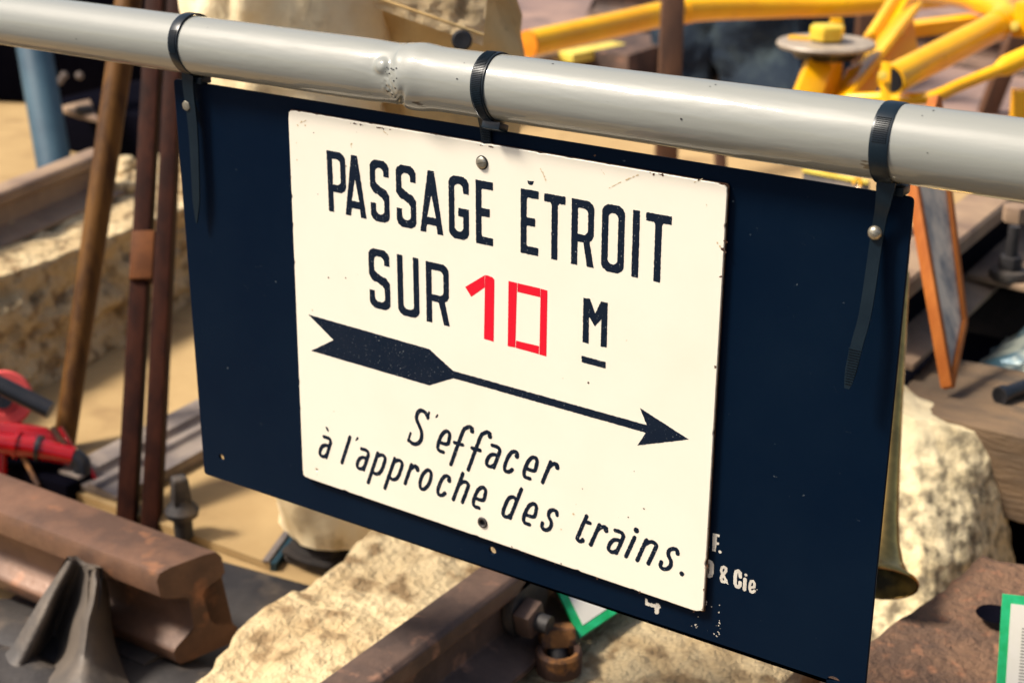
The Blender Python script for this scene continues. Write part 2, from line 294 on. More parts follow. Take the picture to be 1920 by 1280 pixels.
for k in range(34):
    x = -.078 + random.gauss(0, .006); a = random.uniform(2.75, 4.2); r = rail_r(x) + .0006
    if k > 22: x = random.choice([-.02, .055, .17, .19, .34, .372, -.28, -.42]) + random.uniform(-.006, .006); a = random.uniform(1.7, 3.6); r = rail_r(x) + .0001
    c = Vector((x, r * math.cos(a), TZ + r * math.sin(a) + .001 * math.sin(x * 3))); n_ = Vector((0, math.cos(a), math.sin(a))); s_ = Vector((1, 0, 0)); t_ = n_.cross(s_); m_ = random.uniform(.0004, .0010)
    fl.faces.new([fl.verts.new(c + (s_ * math.cos(q) * random.uniform(.6, 1.6) + t_ * math.sin(q) * random.uniform(.4, 1)) * m_ + n_ * .0002) for q in [i * 1.047 for i in range(6)]])
o_ = fin(fl, 'paint_chips', M_dark, rt); o_['kind'] = 'stuff'
for px in (-1.72, 1.37):
    tube('post', [(px, 0, G), (px, 0, TZ - .02)], .024, M_tube, rt, 32)
    tube('foot_plate', [(px, 0, G), (px, 0, G + .012)], .07, M_tube, rt, 32)

# ================================================================== WARNING SIGN (navy backboard + enamel plate)
sign = thing('warning_sign', 'white enamel warning sign with black arrow, screwed to a navy board hung under the handrail', 'sign')
def curve_plate(name, outer, holes, y0, th, m, parent, bevel=0.0003):
    cu = bpy.data.curves.new(name, 'CURVE'); cu.dimensions = '2D'; cu.fill_mode = 'BOTH'; cu.extrude = th / 2 - bevel; cu.bevel_depth = bevel; cu.bevel_resolution = 1; cu.offset = -bevel
    for loop in [outer] + holes:
        s = cu.splines.new('POLY'); s.points.add(len(loop) - 1); s.use_cyclic_u = True
        for p, (x, z) in zip(s.points, loop): p.co = (x, z, 0, 1)
    o = bpy.data.objects.new('tmp', cu); sc.collection.objects.link(o); dg = bpy.context.evaluated_depsgraph_get()
    me = bpy.data.meshes.new_from_object(o.evaluated_get(dg)); bpy.data.objects.remove(o); bpy.data.curves.remove(cu)
    for v in me.vertices: x, z, t = v.co; v.co = (x, y0 - t, z)
    me.name = name; me.materials.clear(); me.flip_normals(); return link(name, me, m, parent)
def circ(c, r, n=20, e=0): return [(c[0] + r * math.cos(2 * math.pi * i / n) * (1 + e * math.sin(i * 2.3)), c[1] + r * math.sin(2 * math.pi * i / n) * (1 + e * math.cos(i * 1.7))) for i in range(n)]
def px2(u, v, y): p = PY(u, v, y); return (p.x, p.z)
YB = -0.0015          # front face of the board (3 mm thick, y -1.5..1.5 mm)
corn = [px2(325, 148, YB), px2(1713, 371, YB), px2(1621, 1297, YB), px2(383, 888, YB)]
outer = []
for i in range(4):
    p = Vector(corn[i]); a = Vector(corn[i - 1]); b = Vector(corn[(i + 1) % 4]); r = .004
    pa = p + (a - p).normalized() * r; pb = p + (b - p).normalized() * r
    for t in (0, .25, .5, .75, 1): q = pa.lerp(p, t).lerp(p.lerp(pb, t), t); outer.append((q.x, q.y))
holes = [circ(px2(415, 857, YB), .0031, 18), circ(px2(923, 1032, YB), .0034, 18), circ(px2(1563, 1280, YB), .0062, 18)]
curve_plate('backboard', outer, holes, 0.0, .003, M_board, sign, .0004)
YS = -0.0062          # enamel face
sc4 = [Vector(px2(*c, YS)) for c in [(540, 206), (1364, 347), (1318, 1150), (568, 893)]]
outer = []
random.seed(3)
for i in range(4):
    a, b = sc4[i], sc4[(i + 1) % 4]; d = (b - a); nrm = Vector((d.y, -d.x)).normalized(); n = 150
    cen = (sc4[0] + sc4[2]) / 2
    if (cen - a).dot(nrm) < 0: nrm = -nrm
    for k in range(1, n):
        t = k / n; p = a + d * t
        j = .00018 * noise.noise(Vector((p.x * 300, p.y * 300, 0))); c = noise.noise(Vector((p.x * 120 + 9, p.y * 120, 4)))
        if c > .33: j += (c - .33) * .0042
        if k < 3 or k > n - 3: j += .0004
        outer.append(tuple(p + nrm * max(0, j)))
scrP = px2(904, 305, YS); holP = px2(905, 979, YS); smP = px2(594, 880, YS)
curve_plate('enamel_plate', outer, [circ(scrP, .0030), circ(holP, .0034), circ(smP, .0012, 10, .2)], YS + .0011, .0022, M_white, sign, .0005)
plate_o = sign.children[-1]
# rusty core of the plate showing at the chipped rim, spacers behind it
r2 = [tuple(Vector(p) + ((sc4[0] + sc4[2]) / 2 - Vector(p)).normalized() * .0001) for p in outer]
curve_plate('rusty_rim', [(x, z) for x, z in [tuple((Vector(p) - (sc4[0] + sc4[2]) / 2) * 1.0006 + (sc4[0] + sc4[2]) / 2) for p in [tuple(sc4[i].lerp(sc4[(i + 1) % 4], t)) for i in range(4) for t in (0.004, .5, .996)]]], [circ(holP, .0034), circ(scrP, .003)], YS + .0031, .0012, M_rust, plate_o, .0001)
for hp in (scrP, holP):
    tube('spacer', [(hp[0], YS + .0038, hp[1]), (hp[0], YB - .0001, hp[1])], .005, M_dark, sign)

# ---- lettering: strokes and blocks filled into an even grid, traced by marching squares
class Ink:
    def __init__(s, x0, x1, z0, z1, h=.0004):
        s.h = h; s.x0 = x0; s.z0 = z0; s.nx = int((x1 - x0) / h) + 2; s.nz = int((z1 - z0) / h) + 2
        s.d = np.full((s.nz, s.nx), 1.0)          # signed distance-like, inside < 0
        s.X, s.Z = np.meshgrid(x0 + np.arange(s.nx) * h, z0 + np.arange(s.nz) * h)
    def win(s, xs, zs, pad):
        i0 = max(0, int((min(xs) - pad - s.x0) / s.h)); i1 = min(s.nx, int((max(xs) + pad - s.x0) / s.h) + 2)
        j0 = max(0, int((min(zs) - pad - s.z0) / s.h)); j1 = min(s.nz, int((max(zs) + pad - s.z0) / s.h) + 2)
        return slice(j0, j1), slice(i0, i1)
    def stroke(s, pts, hw):
        for (ax, az), (bx, bz) in zip(pts, pts[1:]):
            w_ = s.win((ax, bx), (az, bz), hw + .002)
            X, Z = s.X[w_], s.Z[w_]; dx, dz = bx - ax, bz - az; L = dx * dx + dz * dz + 1e-12
            t = np.clip(((X - ax) * dx + (Z - az) * dz) / L, 0, 1)
            s.d[w_] = np.minimum(s.d[w_], np.hypot(X - ax - t * dx, Z - az - t * dz) - hw)
    def dot(s, c, r): s.stroke([c, (c[0] + 1e-6, c[1])], r)
    def poly(s, P, sub=False):
        xs = [p[0] for p in P]; zs = [p[1] for p in P]; w_ = s.win(xs, zs, .002); X, Z = s.X[w_], s.Z[w_]
        ins = np.zeros(X.shape, bool); dist = np.full(X.shape, 1.0)
        for (ax, az), (bx, bz) in zip(P, P[1:] + P[:1]):
            c = (az > Z) != (bz > Z); t = (bx - ax) * (Z - az) / (bz - az + 1e-15) + ax; ins ^= c & (X < t)
            dx, dz = bx - ax, bz - az; L = dx * dx + dz * dz + 1e-15; t = np.clip(((X - ax) * dx + (Z - az) * dz) / L, 0, 1)
            dist = np.minimum(dist, np.hypot(X - ax - t * dx, Z - az - t * dz))
        sd = np.where(ins, -dist, dist)
        s.d[w_] = np.maximum(s.d[w_], -sd) if sub else np.minimum(s.d[w_], sd)
    def build(s, name, y, m, parent, wob=.00012, th=.00008):
        rng = np.random.RandomState(5); d = s.d.copy(); band = np.abs(d) < .003
        f = rng.randn(*d.shape); 
        for _ in range(2): f = (f + np.roll(f, 1, 0) + np.roll(f, -1, 0) + np.roll(f, 1, 1) + np.roll(f, -1, 1)) / 5
        d = d + wob * f / (f.std() + 1e-9) * band * .8
        d[0, :] = d[-1, :] = 1; d[:, 0] = d[:, -1] = 1
        V = []; idx = {}; F = []; h = s.h
        def V_(key, x, z):
            if key not in idx: idx[key] = len(V); V.append((x, y, z))
            return idx[key]
        ins = d < 0
        full = ins[:-1, :-1] & ins[1:, :-1] & ins[:-1, 1:] & ins[1:, 1:]
        part = (ins[:-1, :-1] | ins[1:, :-1] | ins[:-1, 1:] | ins[1:, 1:]) & ~full
        P = lambda i, j: (s.x0 + i * h, s.z0 + j * h)
        for j in range(full.shape[0]):
            row = full[j]
            if not row.any(): continue
            i = 0; nzr = np.flatnonzero(row)
            st = nzr[0]; pv = st
            runs = []
            for q in nzr[1:]:
                if q != pv + 1: runs.append((st, pv)); st = q
                pv = q
            runs.append((st, pv))
            for a_, b_ in runs:
                F.append([V_((k, j), *P(k, j)) for k in range(a_, b_ + 2)][:1] + [V_((b_ + 1, j), *P(b_ + 1, j)), V_((b_ + 1, j + 1), *P(b_ + 1, j + 1)), V_((a_, j + 1), *P(a_, j + 1))])
        for j, i in zip(*np.nonzero(part)):
            c = [(i, j), (i + 1, j), (i + 1, j + 1), (i, j + 1)]; poly = []
            for a_, b_ in zip(c, c[1:] + c[:1]):
                da, db = d[a_[1], a_[0]], d[b_[1], b_[0]]
                if da < 0: poly.append(V_(a_, *P(*a_)))
                if (da < 0) != (db < 0):
                    t = da / (da - db); pa, pb = P(*a_), P(*b_); key = (min(a_, b_), max(a_, b_))
                    poly.append(V_(key, pa[0] + (pb[0] - pa[0]) * t, pa[1] + (pb[1] - pa[1]) * t))
            if len(poly) >= 3: F.append(poly)
        me = bpy.data.meshes.new(name); me.from_pydata(V, [], F); me.update()
        return link(name, me, m, parent)
mm = .001
KP = (YS - CAM.y) / (-.0095 - CAM.y)      # letters were surveyed on a plane 9.5 mm before the board's middle
def adj(x, z): return (CAM.x + (x - CAM.x) * KP, CAM.z + (z - CAM.z) * KP)
def block(ink, ch, x, zb, wd, H, tv=5.5, th=6.3):
    """condensed sign-painter capitals, millimetres; x left edge, zb baseline"""
    T = lambda P: [adj((x + a) * mm, (zb + b) * mm) for a, b in P]
    add = lambda P: ink.poly(T(P)); sub = lambda P: ink.poly(T(P), True)
    W = wd
    def rr(x0, x1, y0, y1, c, ci=None):      # chamfered outline as points
        return [(x0 + c[0], y0), (x1 - c[1], y0), (x1 - c[1] * .3, y0 + c[1] * .45), (x1, y0 + c[1]), (x1, y1 - c[2]), (x1 - c[2] * .3, y1 - c[2] * .45), (x1 - c[2], y1), (x0 + c[3], y1), (x0 + c[3] * .3, y1 - c[3] * .45), (x0, y1 - c[3]), (x0, y0 + c[0]), (x0 + c[0] * .3, y0 + c[0] * .45)]
    C = 5.0; ci = 2.9; e = .01
    if ch == 'P' or ch == 'R':
        m_ = H * .335
        add([(0, 0), (tv, 0), (tv, H), (0, H)])
        if ch == 'P': add(rr(0, W, m_, H, (e, C, C, e))); sub(rr(tv, W - tv, m_ + th, H - th, (e, ci, ci, e)))
        else:
            m_ = H * .36; add(rr(0, W, m_, H, (e, C + 1, C, e))); sub(rr(tv, W - tv + .3, m_ + th * .95, H - th, (.6, ci, ci, .6)))
            add([(W * .52, m_ + 2), (W * .80, m_ + 3), (W + .4, 0), (W - 5.4, 0)])
    elif ch == 'A':
        ap = 6.2; l = (W - ap) / 2
        add([(0, 0), (l, H), (l + ap, H), (W, 0)]); sub([(tv + .2, -1), (tv + .2 + .9, H * .13), (W - tv - 1.1, H * .13), (W - tv - .2, -1)])
        sub([(tv + 1.4 + .2, H * .13 + th), (W / 2 - .1, H * .60), (W / 2 + .3, H * .60), (W - tv - 1.6, H * .13 + th)])
    elif ch == 'S':
        add(rr(0, W, 0, H, (C, C, C, C))); sub(rr(tv, W - tv, H * .55, H - th, (ci, e, ci, ci))); sub(rr(tv, W - tv, th, H * .45, (ci, ci, e, e)))
        sub([(W - tv - e, H * .745), (W + 1, H * .745), (W + 1, H * .44), (W, H * .455), (W - 3.2, H * .535), (W - tv - 3.5, H * .585), (W - tv - e - 3.4, H * .60), (W - tv - 1.5, H * .61)])
        sub([(tv + e, H * .30), (-1, H * .30), (-1, H * .58), (0, H * .555), (3.2, H * .47), (tv + 3, H * .42), (tv + 4, H * .41), (tv + 1.5, H * .395)])
        add([(tv * .2, H * .62), (2, H * .50), (W - 2 - tv, H * .395), (W - tv, H * .35), (W - tv * .2, H * .36), (W - 2.2, H * .51), (tv + 3, H * .60), (tv, H * .64)])
    elif ch == 'G':
        add(rr(0, W, 0, H, (C, C, C, C))); sub(rr(tv, W - tv, th, H - th, (ci, ci, ci, ci)))
        sub([(W - tv - .1, H * .50), (W + 1, H * .50), (W + 1, H * .735), (W - tv - .1, H * .735)]); add([(W * .47, H * .365), (W, H * .365), (W, H * .50), (W * .47, H * .50)])
    elif ch == 'E':
        add([(0, 0), (W, 0), (W, th), (tv + 1, th), (tv, th + 1), (tv, H * .44), (tv + 1, H * .445), (W * .82, H * .445), (W * .82, H * .575), (tv + 1, H * .575), (tv, H * .58), (tv, H - th - 1), (tv + 1, H - th), (W, H - th), (W, H), (0, H)])
    elif ch == 'T':
        c_ = W / 2; add([(0, H), (W, H), (W, H - th), (c_ + tv / 2 + 1.2, H - th), (c_ + tv / 2, H - th - 1.5), (c_ + tv / 2, 0), (c_ - tv / 2, 0), (c_ - tv / 2, H - th - 1.5), (c_ - tv / 2 - 1.2, H - th), (0, H - th)])
    elif ch == 'O':
        add(rr(0, W, 0, H, (C, C, C, C))); sub(rr(tv, W - tv, th, H - th, (ci, ci, ci, ci)))
    elif ch == 'U':
        add(rr(0, W, 0, H, (C, C, e, e))); sub(rr(tv, W - tv, th, H + 1, (ci, ci, e, e)))
    elif ch == 'I': add([(0, 0), (W, 0), (W, H), (0, H)])
    elif ch == 'M':
        add([(0, 0), (0, H), (W * .28, H), (W / 2, H * .70), (W * .72, H), (W, H), (W, 0), (W - tv, 0), (W - tv, H * .60), (W / 2, H * .42), (tv, H * .60), (tv, 0)])
YL = YS - .00012
ink = Ink(-.165, .17, .080, .155)
bz = lambda x: 90.6 - 3.4 * (x + 157) / 317            # the line of capitals sinks slightly to the right
for ch, x, wd, H in [('P', -157, 19.2, 51.2), ('A', -139.3, 21.8, 51.2), ('S', -112.8, 19.2, 51), ('S', -86.6, 19.6, 51), ('A', -63.4, 22.6, 50.7), ('G', -35.3, 19.2, 50.6), ('E', -9.7, 16.1, 50.6), ('E', 31.6, 16.1, 50.6), ('T', 52.5, 18.8, 50.4), ('R', 76.6, 19.4, 50.6), ('O', 102.6, 19.2, 51.4), ('I', 128.3, 5.7, 50.7), ('T', 139.0, 20.8, 50.9)]:
    block(ink, ch, x, bz(x + wd / 2), wd, H)
r2_ = lambda x, y: px2(940 + x / 4.571, 300 + y / 4.571, YL)
ink.poly([r2_(*p) for p in [(222, 176), (278, 184), (272, 206), (262, 216), (242, 214), (230, 204)]])
ink.build('lettering', YL, M_letter, plate_o)
ink = Ink(-.125, -.025, .005, .075)
for ch, x, wd, zb, H in [('S', -117.0, 21.6, 15.0, 51.5), ('U', -87.6, 21.8, 14.4, 51.6), ('R', -58.8, 22.6, 14.2, 51.2)]: block(ink, ch, x, zb, wd, H, 5.7, 6.2)
ink.build('lettering', YL, M_letter, plate_o)
ink = Ink(.08, .12, .005, .07); block(ink, 'M', 88.0, 27.6, 21.2, 35.8, 5.3); ink.poly([adj(*q) for q in [(.0874, .0166), (.1087, .0160), (.1086, .0107), (.0874, .0112)]])
ink.build('lettering', YL, M_letter, plate_o)
r3_ = lambda x, y: px2(560 + x / 4.571, 450 + y / 4.571, YL); r4_ = lambda x, y: px2(840 + x / 3.369, 480 + y / 3.369, YL)
ink = Ink(-.192, .188, -.052, .002)
ink.poly([r3_(82, 637), r3_(1118, 933), r3_(1325, 1120), r4_(1255, 1066), r4_(1212, 958), r4_(1521, 1157), r4_(1196, 1195), r4_(1250, 1115), r3_(1325, 1183), r3_(1120, 1245), r3_(105, 948), r3_(298, 856)])
ink.build('arrow', YL, M_letter, plate_o)
# red tape numerals: every strip its own piece of tape
def tape(P, k=0):
    ps = [r4_(*p) for p in P]; y = YL - .00003 * k
    bm = bmesh.new(); a = [bm.verts.new((x, y, z)) for x, z in ps]; b = [bm.verts.new((x, YS + .00002, z)) for x, z in ps]; n = len(a)
    bm.faces.new(a); 
    for i in range(n): bm.faces.new((a[i], b[i], b[(i + 1) % n], a[(i + 1) % n]))
    return fin(bm, 'tape_strip', M_red, plate_o)
tape([(108, 195), (231, 121), (231, 198), (147, 257)]); tape([(234, 120), (252, 123), (280, 134), (293, 150), (288, 540), (227, 522)], 1)
tape([(382, 157), (436, 170), (425, 577), (377, 568)], 1); tape([(439, 171), (582, 204), (582, 260), (438, 226)]); tape([(585, 206), (628, 218), (621, 633), (577, 621)], 1); tape([(430, 534), (575, 568), (573, 619), (428, 579)])
# italic script
SL = .38; HW = 1.75
GL = {
 'a': [[(.2, 21.3), (4.2, 21.3), (6.8, 20.6), (8.6, 18.4), (9, 15.5), (9, 1.8)], [(9, 13.5), (5, 13.6), (2.4, 12.4), (.9, 9.5), (.7, 6), (1.7, 2.9), (4.2, 1.7), (7, 2.2), (9, 4.6)]],
 'l': [[(0, 29), (0, 1.8)]],
 'p': [[(0, 22.2), (0, -9)], [(0, 18.5), (2.5, 21), (5.5, 21.6), (8.2, 20.2), (9.4, 17), (9.4, 8), (8, 3.6), (5.2, 1.8), (2, 2.4), (0, 4.8)]],
 'r': [[(0, 21.6), (0, 1.8)], [(0, 16.5), (2, 19.8), (4.4, 21.3), (6.6, 20.6)], 'b', (7.2, 18.6, 2.3)],
 'o': [[(5.2 + 4.7 * math.cos(a), 11.6 + 9.9 * math.sin(a)) for a in [i * math.pi / 12 for i in range(25)]]],
 'c': [[(8.6, 18.6), (7.4, 20.8), (4.9, 21.6), (2.4, 20), (1.1, 16), (.8, 11), (1.2, 5.5), (2.6, 2.6), (4.9, 1.7), (7.3, 2.6), (8.8, 5)], 'b', (8.3, 17.8, 2.2)],
 'h': [[(0, 28.5), (0, 1.8)], [(0, 17), (2.6, 20.6), (5.6, 21.5), (8, 20.4), (9.2, 17.5), (9.2, 1.8)]],
 'n': [[(0, 21.6), (0, 1.8)], [(0, 17), (2.8, 20.6), (5.9, 21.5), (8.5, 20.4), (9.8, 17.5), (9.8, 1.8)]],
 'e': [[(1, 9.8), (9.3, 9.8), (9.5, 15), (8.4, 19.4), (5.8, 21.6), (3, 20.6), (1.3, 17), (.8, 11.5), (1.3, 5.6), (3.2, 2.4), (5.4, 1.7), (8.4, 1.7)]],
 'd': [[(9.3, 31), (9.3, 1.8)], [(9.3, 18.6), (6.9, 21.2), (4, 21.6), (1.6, 19.4), (.8, 15), (.8, 7.5), (1.8, 3.4), (4.2, 1.7), (7.2, 2.4), (9.3, 5)]],
 's': [[(9.4, 18.2), (7.9, 20.9), (5, 21.7), (2.4, 20.2), (1.9, 17), (3.6, 13.9), (6.6, 10.8), (8.2, 7.4), (7.8, 4), (5.4, 1.8), (2.4, 2), (.5, 4.2), (0, 7)]],
 't': [[(1, 25.6), (1, 5.4), (2.4, 2.4), (4.6, 1.7), (6.2, 2.8)], [(1, 20.4), (6, 20.4)], 'b', (6.3, 3.6, 2.0)],
 'i': [[(0, 20.6), (0, 1.8)], 'b', (-1.2, 27.2, 2.5)],
 'f': [[(0, -7.4), (0, 24.5), (1.6, 29.2), (4.6, 31.6), (7.4, 30.8)], [(-3.8, 13.4), (4.2, 13.4)], 'b', (8.2, 28.4, 2.3)],
}
def script(ink, ch, x, zb, s=1.0):
    T = lambda a, b: adj((x + a + SL * b) * mm, (zb + b * s) * mm); g = GL[ch]; i = 0
    while i < len(g):
        if g[i] == 'b': a, b, r = g[i + 1]; ink.dot(T(a, b), r * mm); i += 2; continue
        P = g[i]
        if len(P) > 3:
            P = [Vector((p[0], p[1], 0)) for p in P]; P = [(p.x, p.y) for p in smoothpath(P, 4)] if ch not in 'hnpadtf' else [(p.x, p.y) for p in smoothpath(P, 3)]
        ink.stroke([T(*p) for p in P], HW * mm); i += 1
r5_ = lambda x, y: px2(560 + x / 4.571, 740 + y / 4.571, YL); r6_ = lambda x, y: px2(900 + x / 4.571, 850 + y / 4.571, YL)
ink = Ink(-.088, .078, -.115, -.058)
ink.stroke([tuple(p)[:2] for p in smoothpath([Vector((*r5_(*p), 0)) for p in [(1106, 192), (1085, 152), (1050, 133), (1022, 150), (1010, 190), (1018, 230), (1038, 275), (1053, 320), (1052, 372), (1032, 408), (1000, 422), (968, 410), (945, 388)]], 4)], 1.85 * mm)
ink.stroke([r5_(1117, 150), r5_(1106, 204)], 1.1 * mm); ink.stroke([r5_(959, 327), r5_(938, 394)], 1.1 * mm)
ink.poly([r5_(*p) for p in [(1186, 162), (1196, 168), (1194, 184), (1176, 198), (1169, 194)]])
for ch, x, zb in [('e', -53.3, -100.0), ('f', -33.9, -100.2), ('f', -16.4, -100.6), ('a', -3.4, -100.8), ('c', 13.6, -101.0), ('e', 32.2, -101.2), ('r', 52.6, -101.3)]: script(ink, ch, x, zb)
ink.build('lettering', YL, M_letter, plate_o)
ink = Ink(-.192, .188, -.160, -.105)
b4 = lambda x: -139.2 - .0178 * (x + 150)
for ch, x in [('a', -181.9), ('l', -155.0), ('a', -139.9), ('p', -122.2), ('p', -103.9), ('r', -85.9), ('o', -72.9), ('c', -53.9), ('h', -35.4), ('e', -17.7), ('d', 12.2), ('e', 32.0), ('s', 51.0), ('t', 84.0), ('r', 98.3), ('a', 112.6), ('i', 130.4), ('n', 140.5), ('s', 159.6)]: script(ink, ch, x, b4(x))
ink.dot(adj(.1802, -.1424), 2.1 * mm)
ink.poly([r5_(*p) for p in [(228, 270), (246, 276), (258, 300), (257, 318), (248, 312), (236, 292)]]); ink.poly([r5_(*p) for p in [(503, 358), (516, 368), (508, 384), (488, 398), (484, 392), (492, 374)]])
ink.build('lettering', YL, M_letter, plate_o)
# older print left on the navy board
b_ = lambda x, y: px2(1160 + x / 5.12, 960 + y / 5.12, YB - .00012); sz = .2 / 5.12 * .00233
ink = Ink(.150, .250, -.200, -.085, .0003); S_ = lambda P, w_: ink.stroke([b_(*p) for p in P], w_ * .000068)
ink.poly([b_(*p) for p in [(905, 200), (970, 212), (968, 238), (942, 235), (940, 285), (964, 290), (962, 312), (939, 309), (930, 377), (897, 368)]]); ink.dot(b_(972, 378), .0013); ink.dot(b_(858, 332), .0011)
ink.poly([b_(*p) for p in [(830, 448), (872, 452), (902, 472), (914, 505), (911, 590), (897, 620), (870, 629), (830, 612)]]); ink.poly([b_(*p) for p in [(862, 488), (873, 492), (868, 590), (858, 588)]], True)
S_([(1000, 598), (984, 560), (992, 530), (1012, 522), (1030, 538), (1028, 566), (990, 610), (982, 640), (992, 662), (1014, 668), (1032, 652)], 17); S_([(1000, 590), (1038, 672)], 15)
S_([(1168, 618), (1166, 580), (1148, 562), (1126, 572), (1119, 610), (1117, 680), (1128, 708), (1148, 716), (1164, 702), (1166, 672)], 21)
S_([(1213, 642), (1207, 738)], 22); ink.dot(b_(1222, 600), .0012)
S_([(1262, 722), (1302, 714), (1304, 680), (1290, 660), (1270, 662), (1260, 690), (1257, 732), (1266, 758), (1284, 766), (1303, 752)], 16)
ink.build('old_lettering', YB - .00012, M_wtext, sign, .0001)
ink = Ink(.145, .250, -.200, -.085, .0003); S_ = lambda P, w_: ink.stroke([b_(*p) for p in P], w_ * .000068)
S_([(258, 838), (268, 872), (332, 896), (384, 902)], 24); S_([(372, 890), (364, 958)], 26)
for x, y, r in [(722, 1082, 9), (738, 1076, 11), (752, 1090, 9), (745, 1102, 6), (965, 955, 8), (968, 888, 7), (965, 1062, 9), (958, 1084, 7), (936, 1088, 6), (955, 1150, 11), (960, 1176, 13), (940, 1185, 8), (916, 1165, 8), (850, 1136, 4), (768, 1006, 6), (895, 905, 4), (1048, 688, 6), (1330, 740, 5), (968, 1040, 5), (975, 1115, 4), (700, 1088, 4)]:
    for q in range(3): ink.dot(b_(x + random.uniform(-.5, .5) * r, y + random.uniform(-.6, .6) * r), r * .00006 * random.uniform(.4, .8))
S_([(828, 846), (843, 856), (840, 884), (826, 902)], 7)
ink.build('flaked_print', YB - .00012, M_wtext, sign, .0003)['kind'] = 'stuff'
ink = Ink(-.205, .206, -.175, .175, .0005)
for u, v, r, k in [(1360, 452, 1.5, 5), (1357, 470, 1.9, 6), (1352, 520, 1.2, 4), (1342, 688, 1.1, 4), (1336, 860, .9, 3), (1329, 990, 1.0, 4), (1325, 1062, 2.0, 6), (1321, 1105, 1.2, 4), (1317, 1140, 1.3, 4), (1300, 1146, 1.2, 4), (547, 208, 1.2, 4), (544, 330, 1.2, 4), (543, 318, .9, 3), (559, 700, .8, 2), (606, 221, .8, 3), (664, 231, 1.0, 4), (676, 234, .9, 3), (718, 241, 1.0, 4), (728, 243, .9, 3), (905, 273, .9, 3), (921, 275, .9, 3), (1213, 323, 1.1, 4), (1226, 326, 1.3, 4), (1243, 328, 1.1, 4), (1310, 338, .9, 3), (1116, 292, .8, 3), (960, 1024, .9, 4), (985, 1036, 1.0, 3), (1040, 1056, .8, 3), (1120, 1084, .8, 3), (1200, 1110, .9, 3)]:
    for q in range(k):
        P = PY(u, v, YL); d_ = Vector((P.x, 0, P.z)); a_ = random.uniform(0, 6.28); rr_ = random.uniform(.2, 1) * r
        ink.dot((P.x + math.cos(a_) * rr_ * mm, P.z + math.sin(a_) * rr_ * mm), random.uniform(.25, .55) * r * mm * .8)
for u0, v0, u1, v1 in [(650, 230, 680, 235), (706, 239, 735, 244), (1206, 322, 1250, 329), (892, 271, 925, 276), (965, 1028, 992, 1038)]:
    ink.stroke([px2(u0, v0, YL), px2(u1, v1, YL)], .22 * mm)
for u, v, r in [(648, 525 - 4, .5), (616, 521, .5), (588, 249, .35), (589, 230, .3), (648, 311, .45), (596, 364, .4), (1159, 970, .6), (1178, 969, .4), (1208, 953, .7), (1092, 916, .5), (960, 1025, .7), (1052, 1056, .6), (669, 248, .4), (895, 278, .4), (1103, 717, .5), (1189, 883, .4), (1262, 640, .3), (700, 760, .35)]: ink.dot(px2(u, v, YL), r * mm)
ch = ink.build('rust_chips', YL - .00005, M_rust, plate_o, .0003); ch['kind'] = 'stuff'
M_scr = mat('tan_scratch', (0.55, 0.42, 0.24), 0.6, 0, (0.62, 0.50, 0.32), 90)
ink = Ink(-.205, .206, -.175, .175, .0005)
for P in [[(1013, 316), (1019, 328), (1023, 341)], [(1128, 319), (1134, 328)], [(1141, 353), (1165, 341), (1197, 328)], [(1302, 342), (1318, 335)], [(712, 240), (727, 253)], [(560, 232), (574, 226)], [(1018, 322), (1024, 338)]]: ink.stroke([px2(*p, YL) for p in P], .26 * mm)
for u, v in [(558, 235), (565, 228), (556, 268), (572, 236), (1350, 462), (1345, 455), (557, 300), (1080, 945), (1052, 992), (1075, 963)]: ink.dot(px2(u, v, YL), random.uniform(.5, 1.0) * mm)
o = ink.build('scratches', YL - .00003, M_scr, plate_o, .0002); o['kind'] = 'stuff'
M_scu = mat('navy_scuff', (0.018, 0.030, 0.046), 0.6, 0, (0.008, 0.018, 0.034), 60, spec=0.1)
ink = Ink(-.34, .34, -.21, .185, .0006); random.seed(21)
for k in range(16):
    u = random.choice([random.uniform(360, 530), random.uniform(1390, 1640)]); v = random.uniform(420, 1050); a_ = random.uniform(0, 6.28); L_ = random.uniform(6, 26)
    P = [px2(u + math.cos(a_) * L_ * f + 3 * math.sin(f * 3), v + math.sin(a_) * L_ * f, YB) for f in (0, .3, .6, 1)]; ink.stroke(P, .00016)
for u, v, r in [(443, 318, .7), (1407, 440, .8), (1453, 832, .5), (1520, 700, .4), (470, 640, .4), (430, 800, .5), (1590, 980, .4), (1480, 930, .5)]: ink.dot(px2(u, v, YB), r * mm)
o = ink.build('scuffs', YB - .0001, M_scu, sign, .0001); o['kind'] = 'stuff'
